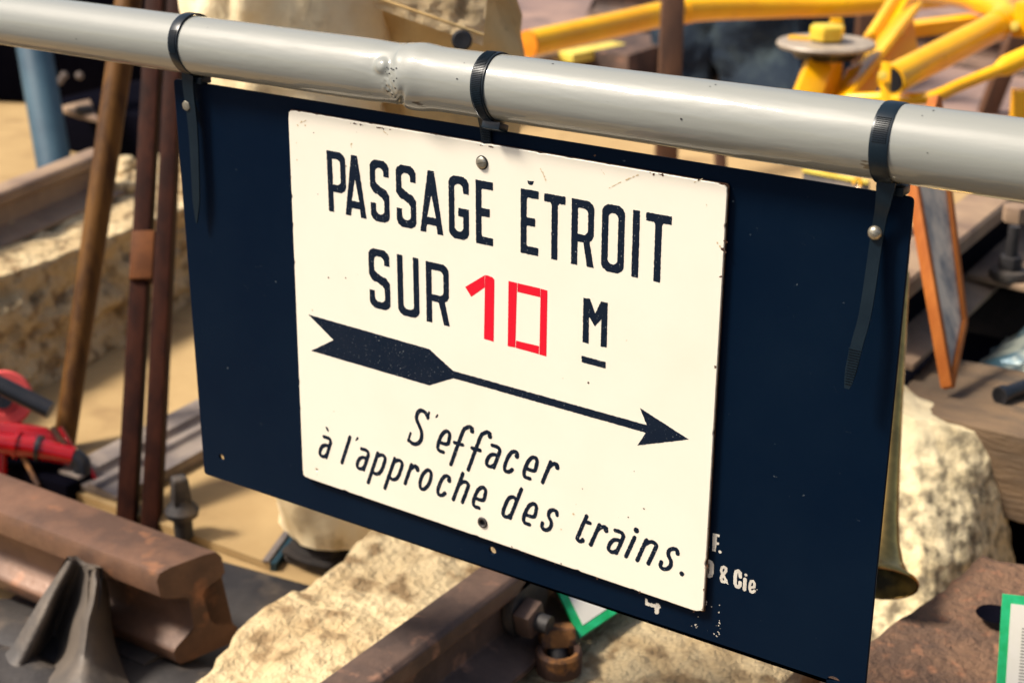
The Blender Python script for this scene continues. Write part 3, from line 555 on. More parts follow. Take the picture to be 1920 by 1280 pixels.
# screw, empty hole ring, bolts
def lathe(name, c, axis, prof, m, parent, seg=28):
    c = Vector(c); axis = Vector(axis).normalized(); s, t = frame_from(axis); bm = bmesh.new(); rs = []
    for r, h in prof: rs.append([bm.verts.new(c + axis * h + (s * math.cos(a) + t * math.sin(a)) * max(r, 1e-5)) for a in [2 * math.pi * i / seg for i in range(seg)]])
    for a, b in zip(rs, rs[1:]):
        for k in range(seg): bm.faces.new((a[k], a[(k + 1) % seg], b[(k + 1) % seg], b[k]))
    return fin(bm, name, m, parent, smooth=40)
c = Vector((scrP[0], YS, scrP[1])); bm = bmesh.new(); a0 = R_(14)
for sgn in (1, -1):     # slotted screw head, two half domes
    P = []
    for lev, (r, h) in enumerate([(.0046, .0004), (.0046, .0014), (.0038, .0021), (.0022, .0025)]):
        ring = []
        for i in range(15):
            a = math.pi * i / 14; x = r * math.cos(a); z = sgn * max(.00035, r * math.sin(a)); xr = x * math.cos(a0) - z * math.sin(a0); zr = x * math.sin(a0) + z * math.cos(a0)
            ring.append(bm.verts.new(c + Vector((xr, -h, zr))))
        P.append(ring)
    for a, b in zip(P, P[1:]):
        for i in range(14): bm.faces.new((a[i], a[i + 1], b[i + 1], b[i]))
        bm.faces.new((a[0], b[0], b[14], a[14]))
    bm.faces.new(P[-1])
bmesh.ops.create_cone(bm, cap_ends=True, segments=28, radius1=.0046, radius2=.0046, depth=.0012, matrix=Matrix.Translation(c + Vector((0, -.0004, 0))) @ Matrix.Rotation(R_(90), 4, 'X'))
fin(bm, 'screw', M_steel, plate_o, smooth=35)
lathe('screw_washer', c, (0, -1, 0), [(.0030, .0002), (.0056, .0002), (.0054, .0006), (.003, .0006)], M_dark, plate_o)
lathe('eyelet', (holP[0], YS, holP[1]), (0, -1, 0), [(.0024, -.003), (.0026, .0006), (.0034, .0012), (.0044, .0010), (.0050, .0001)], M_iron, plate_o)
lathe('hole_dark_disc', (holP[0], YS, holP[1]), (0, -1, 0), [(.0026, -.0012), (.00001, -.0012)], M_dark, plate_o)  # black disc paints the shade inside the empty hole
for (u, v, k) in ((355, 197, 6), (1643, 435, 6)):
    p = PY(u, v, -.006); 
    if u < 900: nb = nutmesh('bolt_head', (p.x, -.0085, p.z), (0, -1, 0), .0047, .004, M_steel, sign, 6, .3, .0008)
    else: lathe('bolt_head', (p.x, -.0075, p.z), (0, -1, 0), [(.0050, .0), (.0050, .0012), (.0042, .0030), (.0024, .0042), (.00001, .0045)], M_steel, sign)
    tube('bolt_shank', [(p.x, -.0085, p.z), (p.x, .006, p.z)], .002, M_steel, sign, 12)

# ================================================================== CABLE TIES
def cable_tie(label, xr, tail, tw, lean=0.0, ribs=None, width=.0098, a_head=-1.2, group='black cable ties holding the sign', x_head=0.0, tail_ribs=False):
    t = thing('cable_tie', label, 'cable tie', group=group)
    # band hugging the tube
    bm = bmesh.new(); prev = None; n = 110; r0 = rail_r(xr) + .0002; first = None
    for k in range(n):
        a = 2 * math.pi * k / n; th = .0013
        ly = math.cos(a); lz = math.sin(a); x = xr + lean * lz * r0
        ring = []
        for (dx, dr) in ((-width / 2, 0), (width / 2, 0), (width / 2, th * .8), (width * .36, th), (-width * .36, th), (-width / 2, th * .8)):
            ring.append(bm.verts.new((x + dx, ly * (r0 + dr), TZ + lz * (r0 + dr))))
        if prev:
            for i in range(6): bm.faces.new((prev[i], prev[(i + 1) % 6], ring[(i + 1) % 6], ring[i]))
        else: first = ring
        prev = ring
    for i in range(6): bm.faces.new((prev[i], prev[(i + 1) % 6], first[(i + 1) % 6], first[i]))
    fin(bm, 'band', M_tie, t, smooth=35)
    if ribs:      # moulded teeth on the outside of the band
        bm = bmesh.new(); a = ribs[0]
        while a < ribs[1]:
            ly, lz = math.cos(a), math.sin(a); tn = Vector((0, -lz, ly)); rn = Vector((0, ly, lz)); p = Vector((xr + lean * lz * r0, 0, TZ)) + rn * (r0 + .00135)
            q = []
            for sx in (-1, 1):
                for (st, hr) in ((-.00040, -.0003), (-.00018, .00075), (.00018, .00075), (.00040, -.0003)): q.append(bm.verts.new(p + Vector((sx * width * .38, 0, 0)) + tn * st + rn * hr))
            for i in range(3): bm.faces.new((q[i], q[i + 1], q[i + 5], q[i + 4]))
            bm.faces.new(q[0:4][::-1]); bm.faces.new(q[4:8]); a += .050
        o = fin(bm, 'teeth', M_tie, t, smooth=20)
    # ratchet head under the tube
    ah = a_head; rn = Vector((0, math.cos(ah), math.sin(ah))); tn = Vector((0, -math.sin(ah), math.cos(ah))); c_ = Vector((xr + lean * rn.z * r0 + x_head, 0, TZ)) + rn * (r0 + .0042)
    bm = bmesh.new(); bar_bm(bm, c_ - tn * .0065, c_ + tn * .0065, width * 1.45, .0062, up=rn); fin(bm, 'head', M_tie, t, smooth=35, bevel=.0012)
    # tail strap: follows points, width tw list
    bm = bmesh.new(); pts = smoothpath(tail, 8); n = len(pts); prev = None
    for i, p in enumerate(pts):
        f = i / (n - 1); d = (pts[min(i + 1, n - 1)] - pts[max(i - 1, 0)]).normalized(); s = Vector((1, 0, 0)) - d * d.x; s.normalize(); nn = s.cross(d).normalized()
        wv = np.interp(f, [q[0] for q in tw], [q[1] for q in tw]); ring = [bm.verts.new(p + s * sx * wv / 2 + nn * sy * .0006) for sx, sy in ((-1, -1), (1, -1), (1, 1), (-1, 1))]
        if prev:
            for k in range(4): bm.faces.new((prev[k], prev[(k + 1) % 4], ring[(k + 1) % 4], ring[k]))
        else: bm.faces.new(ring[::-1])
        prev = ring
    bm.faces.new(prev); fin(bm, 'tail', M_tie, t, smooth=35)
    if tail_ribs:
        a, b = tail_ribs; bm = bmesh.new(); k = 0; A, B = Vector(a), Vector(b); L = (B - A).length; dd = (B - A).normalized()
        while k * .0019 < L:
            p = A + dd * k * .0019; wd = width * (.75 - .3 * k * .0019 / L); bar_bm(bm, p - Vector((wd / 2, 0, 0)), p + Vector((wd / 2, 0, 0)), .0007, .0007, up=Vector((0, -1, 0))); k += 1
        fin(bm, 'tail_teeth', M_tie, t, smooth=30)
    return t
pt = lambda u, v, y: PY(u, v, y)
# left tie
xl = PY(322, 80, -.02).x + .006
cable_tie('black cable tie at the left end of the board, its tail tapering to a point', xl, [pt(352, 138, -.012), pt(353, 165, -.010), pt(362, 240, -.0085), pt(367, 340, -.009), pt(369, 418, -.008)],
          [(0, .0125), (.2, .0125), (.85, .0085), (.93, .004), (1, .0009)], lean=-.10, ribs=(2.55, 3.25), a_head=-1.62, x_head=.003)
xm = PY(893, 150, -.02).x + .004
cable_tie('black ribbed cable tie mid handrail, its tail slipping behind the white sign', xm, [pt(905, 218, -.010), pt(910, 245, -.0045), pt(914, 285, -.0029), pt(918, 330, -.0027)],
          [(0, .0095), (1, .0085)], lean=-.10, width=.0112, ribs=(1.65, 4.25), a_head=-1.95, x_head=.004, tail_ribs=(pt(909, 238, -.0060), pt(913, 272, -.0044)))
xr_ = PY(1648, 270, -.02).x + .002
cable_tie('thick black cable tie at the right end of the board, long tail slanting left', xr_, [pt(1662, 340, -.014), pt(1657, 375, -.0125), pt(1645, 440, -.0075), pt(1624, 580, -.013), pt(1606, 650, -.016), pt(1588, 728, -.018)],
          [(0, .0125), (.1, .0125), (.3, .0088), (.9, .0082), (1, .0035)], lean=-.04, ribs=(2.3, 2.9), width=.0125, a_head=-1.55, x_head=.002, tail_ribs=(pt(1604, 655, -.0172), pt(1590, 722, -.0188)))

# ================================================================== LEFT FOREGROUND
# big rail section running left, cut end to the right
H1 = .128; y1 = .147; zt = -.42
t = thing('rail_section', 'thick rusty brown rail with a cut end, bottom left below the board', 'rail')
half = [(.036, 0), (.0405, .005), (.041, .019), (.037, .0245), (.016, .033), (.0105, .041), (.0085, .078), (.0125, .084), (.036, .0915), (.041, .096), (.041, .117), (.036, .1255), (.022, .128)]
full = half + [(-x, y) for x, y in half[::-1]]; full = [(x + .017 * (1 - y / .128), y) for x, y in full]
prism('rail_body', full, (-.522, y1, zt - H1), (-2.1, y1, zt - H1), M_rail, t, bevel=0, shear=-.26)
for xx in (-.62, -1.25): box('bearing_pad', (xx - .08, y1 - .045, G + .009), (xx + .06, y1 + .045, zt - H1 + .002), M_iron, t)
# sleeper plate under it
t = thing('steel_sleeper', 'dark steel sleeper plate lying under the cut end of the brown rail', 'sleeper')
prism('pressed_plate', [(-.22, 0), (.298, 0), (.298, .008), (.12, .010), (.09, .024), (.055, .030), (.02, .024), (-.01, .010), (-.20, .009), (-.22, .004)], (-.84, .13, G + .001), (-.40, .18, G + .001), M_iron, t, smooth=60, n=4)
# bolt standing on it
kp = PZ(345, 1003, G + .012); t = thing('sleeper_bolt', 'dark upright sleeper screw with a square head behind the brown rail', 'bolt')
lathe('flange', (kp.x, kp.y, G + .010), (0, 0, 1), [(.013, 0), (.013, .028), (.022, .033), (.0235, .041), (.019, .048), (.014, .054), (.013, .060)], M_iron, t, 24)
bm = bmesh.new(); rs = []
for r, h in ((.0175, .052), (.0145, .088), (.011, .091)):
    rs.append([bm.verts.new((kp.x + r * math.cos(R_(15 + 90 * i)), kp.y + r * math.sin(R_(15 + 90 * i)), G + .010 + h)) for i in range(4)])
for a, b in zip(rs, rs[1:]):
    for i in range(4): bm.faces.new((a[i], a[(i + 1) % 4], b[(i + 1) % 4], b[i]))
bm.faces.new(rs[0][::-1]); bm.faces.new(rs[-1]); fin(bm, 'square_head', M_iron, t, smooth=35, bevel=.002)
# cast rail chair bracing the rail
t = thing('rail_chair', 'grey cast iron rail chair with a hollow fin bracing the brown rail', 'rail chair')
rows = [((1050, 126), (1053, 136), (1058, 150), (1060, 164), (1066, 184), (1085, 197)), ((1106, 86), (1110, 106), (1112, 126), (1114, 148), (1118, 177), (1130, 207)), ((1160, 54), (1165, 82), (1168, 105), (1170, 131), (1174, 164), (1190, 213)),
        ((1215, 18), (1224, 52), (1230, 84), (1232, 117), (1236, 157), (1250, 230)), ((1262, -30), (1272, 22), (1276, 46), (1278, 78), (1282, 148), (1290, 248)), ((1320, -80), (1332, -20), (1334, 20), (1336, 60), (1340, 140), (1345, 264))]
hol = (0, .001, .040, .028, .0, .055)
bm = bmesh.new(); gr = []
for i, row in enumerate(rows):
    yb = .092 - .115 * (i / 5) ** 1.1; hs = (.3, .9, 1.15, 1.1, .5, .1)[i]
    gr.append(smoothpath([PY(u, v, yb + h * (hs if 0 < k < 5 else 1)) for k, ((v, u), h) in enumerate(zip(row, hol))], 5))
cols = [smoothpath([g[k] for g in gr], 5) for k in range(len(gr[0]))]
vv = [[bm.verts.new(p + Vector((0, .0015 * noise.noise(p * 40), 0))) for p in c] for c in cols]
for a, b in zip(vv, vv[1:]):
    for k in range(len(a) - 1): bm.faces.new((a[k], b[k], b[k + 1], a[k + 1]))
bmesh.ops.recalc_face_normals(bm, faces=bm.faces); bmesh.ops.solidify(bm, geom=list(bm.faces), thickness=-.012)
fin(bm, 'fluted_fin', M_ironL, t, smooth=70)
rock('chair_base', [(-.80, -.22, G), (-.44, -.24, G), (-.42, .07, G), (-.80, .06, G), (-.78, -.18, G + .045), (-.50, -.2, G + .04), (-.47, .05, G + .03), (-.78, .04, G + .045)], M_iron, t, n=24, rnd=.35, amp=.016, fr=14, amp2=.002)
# red tool
t = thing('hydraulic_tool', 'glossy red track tool with coral disc and black bar handle behind the brown rail', 'tool')
D0 = 2.30
tube('cylinder', [PD(-70, 822, D0), PD(60, 838, D0), PD(140, 856, D0)], [.017, .0165, .0145], M_redp, t, 28)
tube('collar', [PD(30, 834, D0), PD(36, 835, D0)], .0205, M_redp, t, 28); tube('collar', [PD(70, 840, D0), PD(78, 841, D0)], .0195, M_black, t, 28)
tube('end_sleeve', smoothpath([PD(138, 856, D0), PD(152, 868, D0), PD(155, 890, D0)], 4), [.014] * 9, M_black, t, 20)
tube('ring', smoothpath([PD(138, 890, D0), PD(150, 915, D0), PD(166, 900, D0), PD(164, 872, D0), PD(185, 910, D0)], 5), .004, M_redp, t, 10)
cd = PD(6, 748, D0 + .05); ax = (CAM - cd).normalized()
lathe('disc', cd, ax, [(.00001, .006), (.022, .006), (.024, .010), (.040, .010), (.043, .007), (.0435, -.004), (.04, -.012)], M_coral, t, 40)
tube('hub', [cd - ax * .03, cd + ax * .020], .014, M_black, t, 20)
rock('housing', [PD(-40, 835, D0 + .03), PD(125, 852, D0 + .03), PD(125, 850, D0 + .08), PD(-40, 835, D0 + .08), PD(-40, 785, D0 + .03), PD(92, 800, D0 + .03), PD(92, 800, D0 + .08), PD(-40, 785, D0 + .08)], M_redp, t, n=10, rnd=.4, amp=.004, amp2=0)
tube('handle', [PD(-60, 692, D0 - .1), PD(95, 769, D0 - .1)], .0125, M_black, t, 24)
tube('stay_rod', [PD(38, 846, D0), PD(72, 910, D0 - .02)], .004, M_ochre, t, 10); tube('stay_rod', [PD(98, 800, D0), PD(140, 860, D0)], .004, M_ochre, t, 10)
tube('stay_rod', [PD(112, 802, D0 + .02), PZ(185, 925, G)], .0045, M_redp, t, 10)
p0 = PZ(60, 905, G); box('foot', (p0.x - .22, p0.y - .02, G), (p0.x + .10, p0.y + .04, G + .030), M_void, t, .006)
tube('leg', [PD(0, 838, D0), PZ(0, 900, G + .02)], .010, M_redp, t, 14)
# limestone block with the upper-left rail on it
st = tag(rock('limestone_block', [(-1.74, -.1, G), (-1.27, .30, G), (-1.53, 1.50, G), (-1.80, 1.50, G), (-1.70, -.1, -.37), (-1.35, .28, -.37), (-1.47, 1.46, -.375), (-1.76, 1.45, -.37)], M_stone, n=70, rnd=.06, amp=.010, fr=6, amp2=.008, fr2=24, rough=2.6, seed=2), 'long rough limestone block on the sand floor behind the wooden tripod legs', 'stone block')
for k in range(14):
    u, v = [(232, 318), (228, 340), (240, 350), (342, 310), (350, 330), (238, 305), (222, 352), (330, 300), (345, 352), (30, 418), (15, 426), (352, 300), (236, 330), (40, 410)][k]; p = PZ(u, v, -.36); s = random.uniform(.008, .018)
    if k in (9, 10, 13): pass
    o = rock('rubble_stone', blockc(p.x - s, p.x + s, p.y - s, p.y + s, -.372, -.37 + s * 1.3, s * .2), M_stone, n=5, rnd=.6, amp=.004, fr=40, amp2=0)
    tag(o, 'small broken stone chip lying on top of the long limestone block', 'stone chip', 'stone chips on the long limestone block')
a = PZ(0, 362, -.285); b = PZ(205, 281, -.285); d = (b - a).normalized(); n_ = Vector((-d.y, d.x, 0)); 
if n_.x > 0: n_ = -n_
pc0 = a + n_ * .024 - d * .6; pc1 = a + n_ * .024 + d * ((b - a).length)
t = thing('light_rail', 'small brown rail with a shiny worn head lying on the long limestone block', 'rail')
prism('rail_body', rail_profile(.085, .048, .105), (pc1.x, pc1.y, -.37), (pc0.x, pc0.y, -.37), M_railP, t, bevel=.0016)
# grey channel on the floor
t = thing('steel_channel', 'grey steel channel lying open side up on the sand floor behind the tripod', 'steel channel')
prism('channel_body', [(-.065, 0), (.065, 0), (.065, .018), (.054, .018), (.050, .008), (.012, .008), (.006, .016), (-.006, .016), (-.012, .008), (-.022, .010), (-.026, .020), (-.065, .022)][::-1], (-.975, .40, G + .013), (-1.06, 1.9, G + .013), M_galv, t, bevel=.0012)
# low beige floor panel with teal edge
t = thing('floor_panel', 'low beige floor panel with a pale lip and dark teal edge beside the canvas trousers', 'floor panel')
e0 = PZ(545, 1000, G + .012); e1 = PZ(505, 1055, G + .012); ed = (e0 - e1).normalized(); e2 = e0 + ed * .9
bm = bmesh.new()
plate('panel_top', [(-3.2, e1.y, G + .012), (e1.x, e1.y, G + .012), (e2.x, e2.y, G + .012), (-3.2, e2.y, G + .012)], (0, 0, -1), .0105, M_floor, t); bm.free()
sd = Vector((ed.y, -ed.x, 0)) 
plate('edge_strip', [e1 + sd * .0005, e1 + sd * .009, e2 + sd * .009, e2 + sd * .0005], (0, 0, -1), .0118, M_teal, t)
plate('lip', [Vector((p.x, p.y, G + .0125)) for p in (e1 - sd * .010, e1 - sd * .001, e2 - sd * .001, e2 - sd * .010)], (0, 0, 1), .0022, M_galv, t)
tag(box('steel_plate', (-.628, .418, G + .001), (-.34, .80, G + .010), M_iron, None, .002), 'flat dark steel plate on the sand floor under the canvas trousers', 'steel plate')
# ---- wooden tripod
t = thing('wooden_tripod', 'tall wooden tripod with golden round leg and reddish split leg, left of the board', 'tripod')
f1 = PZ(116, 862, G); f2 = PZ(238, 985, G + .0); f3 = PZ(284, 990, G)
Dt = 2.33
ap = PD(331, -633, 2.50)
def along(f, k): return f.lerp(ap, k)
tube('round_leg', [f1, f1.lerp(PD(233, 60, 2.42), .5), PD(238, 20, 2.43), ap], [.0165, .019, .0205, .022], M_woodG, t, 24)
tl = PD(286, 120, 2.36); tr = PD(326, 140, 2.34)
bar('split_leg_rail', f2 + (f2 - tl) * 0.02, tl + (tl - f2) * .45, .026, .028, M_woodR, t, up=Vector((.5, -.8, 0)), bevel=.003)
bar('split_leg_rail', f3 + (f3 - tr) * 0.02, tr + (tr - f3) * .45, .024, .032, M_woodR, t, up=Vector((.5, -.8, 0)), bevel=.003)
pa = PD(273, 438, 2.30); pb = PD(268, 528, 2.28); bar('spacer_block', pa, pb, .034, .030, M_woodO if False else mat('spacer_wood', (0.13, 0.045, 0.014), 0.6, 0, (0.08, 0.028, 0.01), 20, spec=0.1), t, up=Vector((.5, -.8, 0)))
f4 = PZ(500, 690, G); tube('round_leg', [f4, ap], [.016, .021], M_woodG, t, 20)
nutmesh('head_plate', ap + Vector((0, 0, .01)), (0, 0, 1), .09, .03, M_woodR, t, 24)
# ---- steel blue post, dark block behind
p = PZ(108, 345, G); t = thing('blue_post', 'leaning steel blue post behind the rail at the left edge', 'post')
top = PD(38, -60, 3.98); tube('shaft', [p, p.lerp(top, .5), top], .043, M_blue, t, 32); tube('base_ring', [p, p + (top - p).normalized() * .03], .055, M_blue, t, 32)
p = PZ(0, 182, G); q = PZ(420, 210, G)
t = thing('dark_backdrop_box', 'large black box standing in for the dark hollow in the far left background', 'backdrop')
prism('backdrop_body', [(-.0, 0), (1.0, 0), (1.0, .55), (0, .55)], (q.x, q.y, G + .006), (p.x - 1.4, p.y - .7, G + .006), M_void, t, bevel=.01)  # near-black box puts the background hollow's darkness into its colour
prism('backdrop_lid', [(-.03, 0), (1.03, 0), (1.03, .05), (-.03, .05)], (q.x + .04, q.y + .02, G + .557), (p.x - 1.43, p.y - .72, G + .557), M_void, t, bevel=.01)
for (u, v) in ((120, 142), (149, 142), (112, 152)):
    s_ = PD(u, v, 4.55); lathe('stud', s_, (CAM - s_), [(.012, -.01), (.012, .004), (.00001, .008)], M_galv, t, 12)
p = PZ(158, 285, G + .0); t = thing('black_toolbox', 'low black box standing just behind the small worn rail', 'box')
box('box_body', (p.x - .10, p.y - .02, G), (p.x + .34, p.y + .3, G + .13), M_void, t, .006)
p = PZ(155, 220, G + .11); t = thing('metal_bracket', 'small pale metal bracket lying on the low black box', 'bracket')
plate('arm', [PZ(108, 200, G + .142), PZ(168, 186, G + .142), PZ(184, 222, G + .142), PZ(146, 214, G + .142)], (0, 0, -1), .012, M_railP, t, .002)
nutmesh('nut', PZ(158, 208, G + .148), (0, 0, 1), .022, .02, M_iron, t)
# ---- canvas trousers on a display stand
t = thing('canvas_trousers', 'baggy cream canvas work trousers standing upright behind the handrail and board', 'trousers')
def cloth_leg(name, pts, rads, m, seed, parent):
    P = smoothpath(pts, 12); n = len(P); bm = bmesh.new(); rings = []; seg = 96
    for i, p in enumerate(P):
        f = i / (n - 1) * (len(rads) - 1); k = min(int(f), len(rads) - 2); rx = rads[k][0] + (rads[k + 1][0] - rads[k][0]) * (f - k); ry = rads[k][1] + (rads[k + 1][1] - rads[k][1]) * (f - k); ring = []
        for s in range(seg):
            a = 2 * math.pi * s / seg; q = Vector((rx * math.cos(a), ry * math.sin(a), 0)); w3 = p + q
            fd = min(1, .25 + 2.2 * i / n); d = fd * .030 * noise.noise(Vector((w3.x * 7 + seed, w3.y * 7, w3.z * 11 + w3.x * 9))) + fd * .016 * noise.noise(Vector((w3.x * 22, w3.y * 22 + seed, w3.z * 26 - w3.x * 18))) + .006 * noise.noise(w3 * 55)
            ring.append(bm.verts.new(p + q * (1 + d / max(rx, .05)) ))
        rings.append(ring)
    for a, b in zip(rings, rings[1:]):
        for k in range(seg): bm.faces.new((a[k], a[(k + 1) % seg], b[(k + 1) % seg], b[k]))
    return fin(bm, name, m, parent, smooth=60)
LF = PZ(624, 985, -.535); LT = PD(534, 90, 1.86)
RFt = PZ(800, 1010, -.53) + Vector((0.02, .08, 0)); RT = PD(808, 70, 1.92)
wst = Vector(((LT.x + RT.x) / 2, (LT.y + RT.y) / 2 + .01, .36))
cloth_leg('left_leg', [LF, LF.lerp(LT, .5) + Vector((0, 0, 0)), LT, Vector((LT.x * .75 + wst.x * .25, LT.y, .36))], [(.078, .062), (.090, .09), (.113, .105), (.11, .11)], M_cloth, 1, t)
cloth_leg('right_leg', [RFt, RFt.lerp(RT, .5), RT, Vector((RT.x * .75 + wst.x * .25, RT.y, .36))], [(.058, .06), (.08, .09), (.094, .10), (.11, .11)], M_clothB, 5, t)
cloth_leg('waistband', [Vector((wst.x, wst.y, .33)), Vector((wst.x, wst.y, .40))], [(.19, .12), (.18, .115)], M_clothB, 9, t)
cuffp = LF + Vector((0, 0, .004)); 
# pocket flap, seam and button on the right leg
p1 = PD(700, 14, 1.745); p2 = PD(905, 86, 1.755); p3 = PD(918, -50, 1.765); p4 = PD(700, -60, 1.745)
def cloth_patch(name, c4, m, parent, n=30, amp=.007, th=.003):
    bm = bmesh.new(); g = []
    for j in range(n + 1):
        row = []
        for i in range(n + 1):
            a, b_2 = i / n, j / n; p = c4[0].lerp(c4[1], a).lerp(c4[3].lerp(c4[2], a), b_2); bulge = math.sin(math.pi * a) * .012
            row.append(bm.verts.new(p + (CAM - p).normalized() * (bulge + amp * noise.noise(Vector((a * 7, b_2 * 4, amp * 99))) + amp * .5 * noise.noise(Vector((a * 17, b_2 * 12, 3))))))
        g.append(row)
    for j in range(n):
        for i in range(n): bm.faces.new((g[j][i], g[j][i + 1], g[j + 1][i + 1], g[j + 1][i]))
    r_ = bmesh.ops.solidify(bm, geom=list(bm.faces), thickness=th)
    return fin(bm, name, m, parent, smooth=50)
cloth_patch('pocket_flap', [p1, p2, p3, p4], M_cloth, t)
tube('seam', smoothpath([p1.lerp(p2, k / 6) + (CAM - p1).normalized() * (.014 + .012 * math.sin(math.pi * k / 6)) + Vector((0, 0, .012)) for k in range(7)], 4), .0016, M_clothB, t, 8)
bp_ = PD(866, 76, 1.715); lathe('button', bp_, (CAM - bp_), [(.0115, -.02), (.0115, .0), (.009, .004), (.00001, .0035)], M_dark, t, 20)
for nm, f_, s_ in (('boot', LF, 0), ('boot', RFt, 1)):
    b_t = thing('work_boot', 'dark leather boot under the ' + ('right' if s_ else 'left') + ' trouser leg, on the steel plate', 'boot')
    rock('upper', [(f_.x - .040, f_.y - .055, G + .022), (f_.x + .040, f_.y - .055, G + .022), (f_.x + .05, f_.y + .07, G + .022), (f_.x - .05, f_.y + .07, G + .022), (f_.x - .035, f_.y - .05, G + .034), (f_.x + .035, f_.y - .05, G + .034), (f_.x + .035, f_.y + .04, G + .10), (f_.x - .035, f_.y + .04, G + .10)], M_leather, b_t, n=14, rnd=.5, amp=.004, amp2=.001)
    rock('sole', blockc(f_.x - .043, f_.x + .043, f_.y - .060, f_.y + .062, G + .012, G + .026), M_leather, b_t, n=10, rnd=.3, amp=.001, amp2=0)

# ================================================================== CENTRE BOTTOM
tag(rock('limestone_block', [(-.36, -.45, G), (.16, -.45, G), (.15, .56, G), (-.46, .52, G), (-.35, -.43, -.455), (.13, -.43, -.45), (.13, .52, -.45), (-.44, .455, -.45)], M_stone, n=80, rnd=.07, amp=.018, fr=8, amp2=.0065, fr2=34, rough=.5, seed=7, ridged=.004), 'large pitted limestone slab at the bottom centre carrying a rusty rail', 'stone block')
zc = -.355; a = PZ(640, 1253, zc); b = PZ(888, 1062, zc); r_e = PZ(724, 1280, zc)
xc = (a.x + b.x) / 2 + .021; hC = .092
t = thing('old_rail', 'pitted brown rail with bolted side lying across the limestone slab', 'rail')
prism('rail_body', rail_profile(hC, .048, .110), (xc, .62, zc - hC), (xc - .0, -.5, zc - hC), M_railD, t, bevel=.0018, n=1)
for (yy, zz) in ((PY(955, 1172, .24).y, 0),):
    bx = xc + .016; by = .235; bz_ = zc - .048
    nutmesh('nut', (bx + .020, by, bz_), (1, 0, 0), .021, .020, M_ochre if False else M_railD, t, 4, .5, .003); tube('bolt_end', [(bx, by, bz_), (bx + .044, by + .002, bz_ - .002)], .010, M_iron, t, 16)
    nutmesh('fishplate', (bx + .002, by + .02, bz_), (1, 0, 0), .036, .012, M_iron, t, 24)
# ochre bolt with collar
bp2 = PZ(1048, 1236, -.44); t = thing('rail_bolt', 'ochre rusty square headed bolt in a round collar right of the old rail', 'bolt')
lathe('collar', (bp2.x, bp2.y, -.452), (0, 0, 1), [(.024, 0), (.0245, .022), (.022, .025), (.017, .024), (.016, .004)], M_ochre, t, 32)
c_ = PD(1044, 1190, 1.655); tube('shank', [(bp2.x, bp2.y, -.452), c_], .011, M_iron, t, 16)
nutmesh('square_head', c_, (c_ - Vector((bp2.x, bp2.y, -.50))), .0255, .020, M_ochre, t, 4, .75, .003)
# green bordered card behind
def card(name, label, P, m1, m2, bw, parent_extra=None, group=None):
    t = thing(name, label, 'card', group=group); P = [Vector(p) for p in P]; nn = (P[1] - P[0]).cross(P[3] - P[0]).normalized()
    if nn.dot(CAM - P[0]) < 0: nn = -nn
    plate('card_back', P, -nn, .003, m1, t); c0 = sum(P, Vector()) / 4
    A = (P[1] - P[0]).normalized(); Bv = (P[3] - P[0]).normalized()
    Q4 = [P[0] + A * bw + Bv * bw, P[1] - A * bw + Bv * bw, P[2] - A * bw - Bv * bw, P[3] + A * bw - Bv * bw]
    plate('white_field', [q + nn * .0006 for q in Q4], -nn, .0004, m2, t); return t, Q4, nn
c0 = PD(1088, 1194, 1.655)
c1 = PD(1150, 1152, 1.69); cA = c0 + (c1 - c0).normalized() * .12; c3 = PD(1052, 1120, 1.685); cB = c0 + (c3 - c0).normalized() * .13
card('green_card', 'small green bordered notice corner peeping out below the board by the ochre bolt', [c0, cA, cA + (cB - c0), cB], M_green, M_card, .010)
# ================================================================== RIGHT SIDE
wb = rock('white_stone', [(-.25, .58, G), (.19, .63, G), (.225, .90, G), (-.25, 1.06, G), (-.25, .84, -.325), (.075, .845, -.350), (.165, .89, -.375), (-.25, 1.06, -.315)], M_stoneW, n=64, rnd=.09, amp=.016, fr=7, amp2=.0035, fr2=36, rough=.5, seed=11)
tag(wb, 'pale rounded stone block blotched with dark lichen at the right of the board', 'stone block')
tag(rock('porous_stone', [(.10, .02, G), (.90, .02, G), (.92, .62, G), (.19, .66, G), (.135, .05, -.41), (.90, .02, -.395), (.90, .60, -.39), (.235, .625, -.40)], M_lava, n=70, rnd=.06, amp=.010, fr=8, amp2=.0035, fr2=45, rough=.4, seed=4, ridged=.002), 'porous reddish brown stone block in the bottom right corner', 'stone block')
hp_ = PZ(1864, 1156, -.395); tag(lathe('stone_socket', hp_ + Vector((0, 0, .0)), (0, 0, 1), [(.019, .004), (.017, .0035), (.012, .0006), (.00001, .0004)], M_void, None, 20), 'shallow drill hole painted black for depth in the porous brown stone beside the green label', 'hole')  # the hole's inner darkness is put into the black of a shallow dish
t, Q4, nn = card('label_card', 'white label with worn green border standing on the porous brown stone', [PD(1880, 1113, 1.47), PD(1880, 1113, 1.47) + Vector((.118, .048, -.002)), PD(1880, 1113, 1.47) + Vector((.132, .010, -.11)), PD(1880, 1113, 1.47) + Vector((.016, -.036, -.108))], M_green, M_card, .008)
A = (Q4[1] - Q4[0]); Bv = (Q4[3] - Q4[0]); 
bm = bmesh.new()
for k in range(22):
    p = Q4[0] + A * (.10) + Bv * (.22 + k * .030); q = p + A * random.uniform(.6, .8)
    bar_bm(bm, p + nn * .0009, q + nn * .0009, .0007, .0003, up=nn)
fin(bm, 'printed_lines', M_ironL, t)
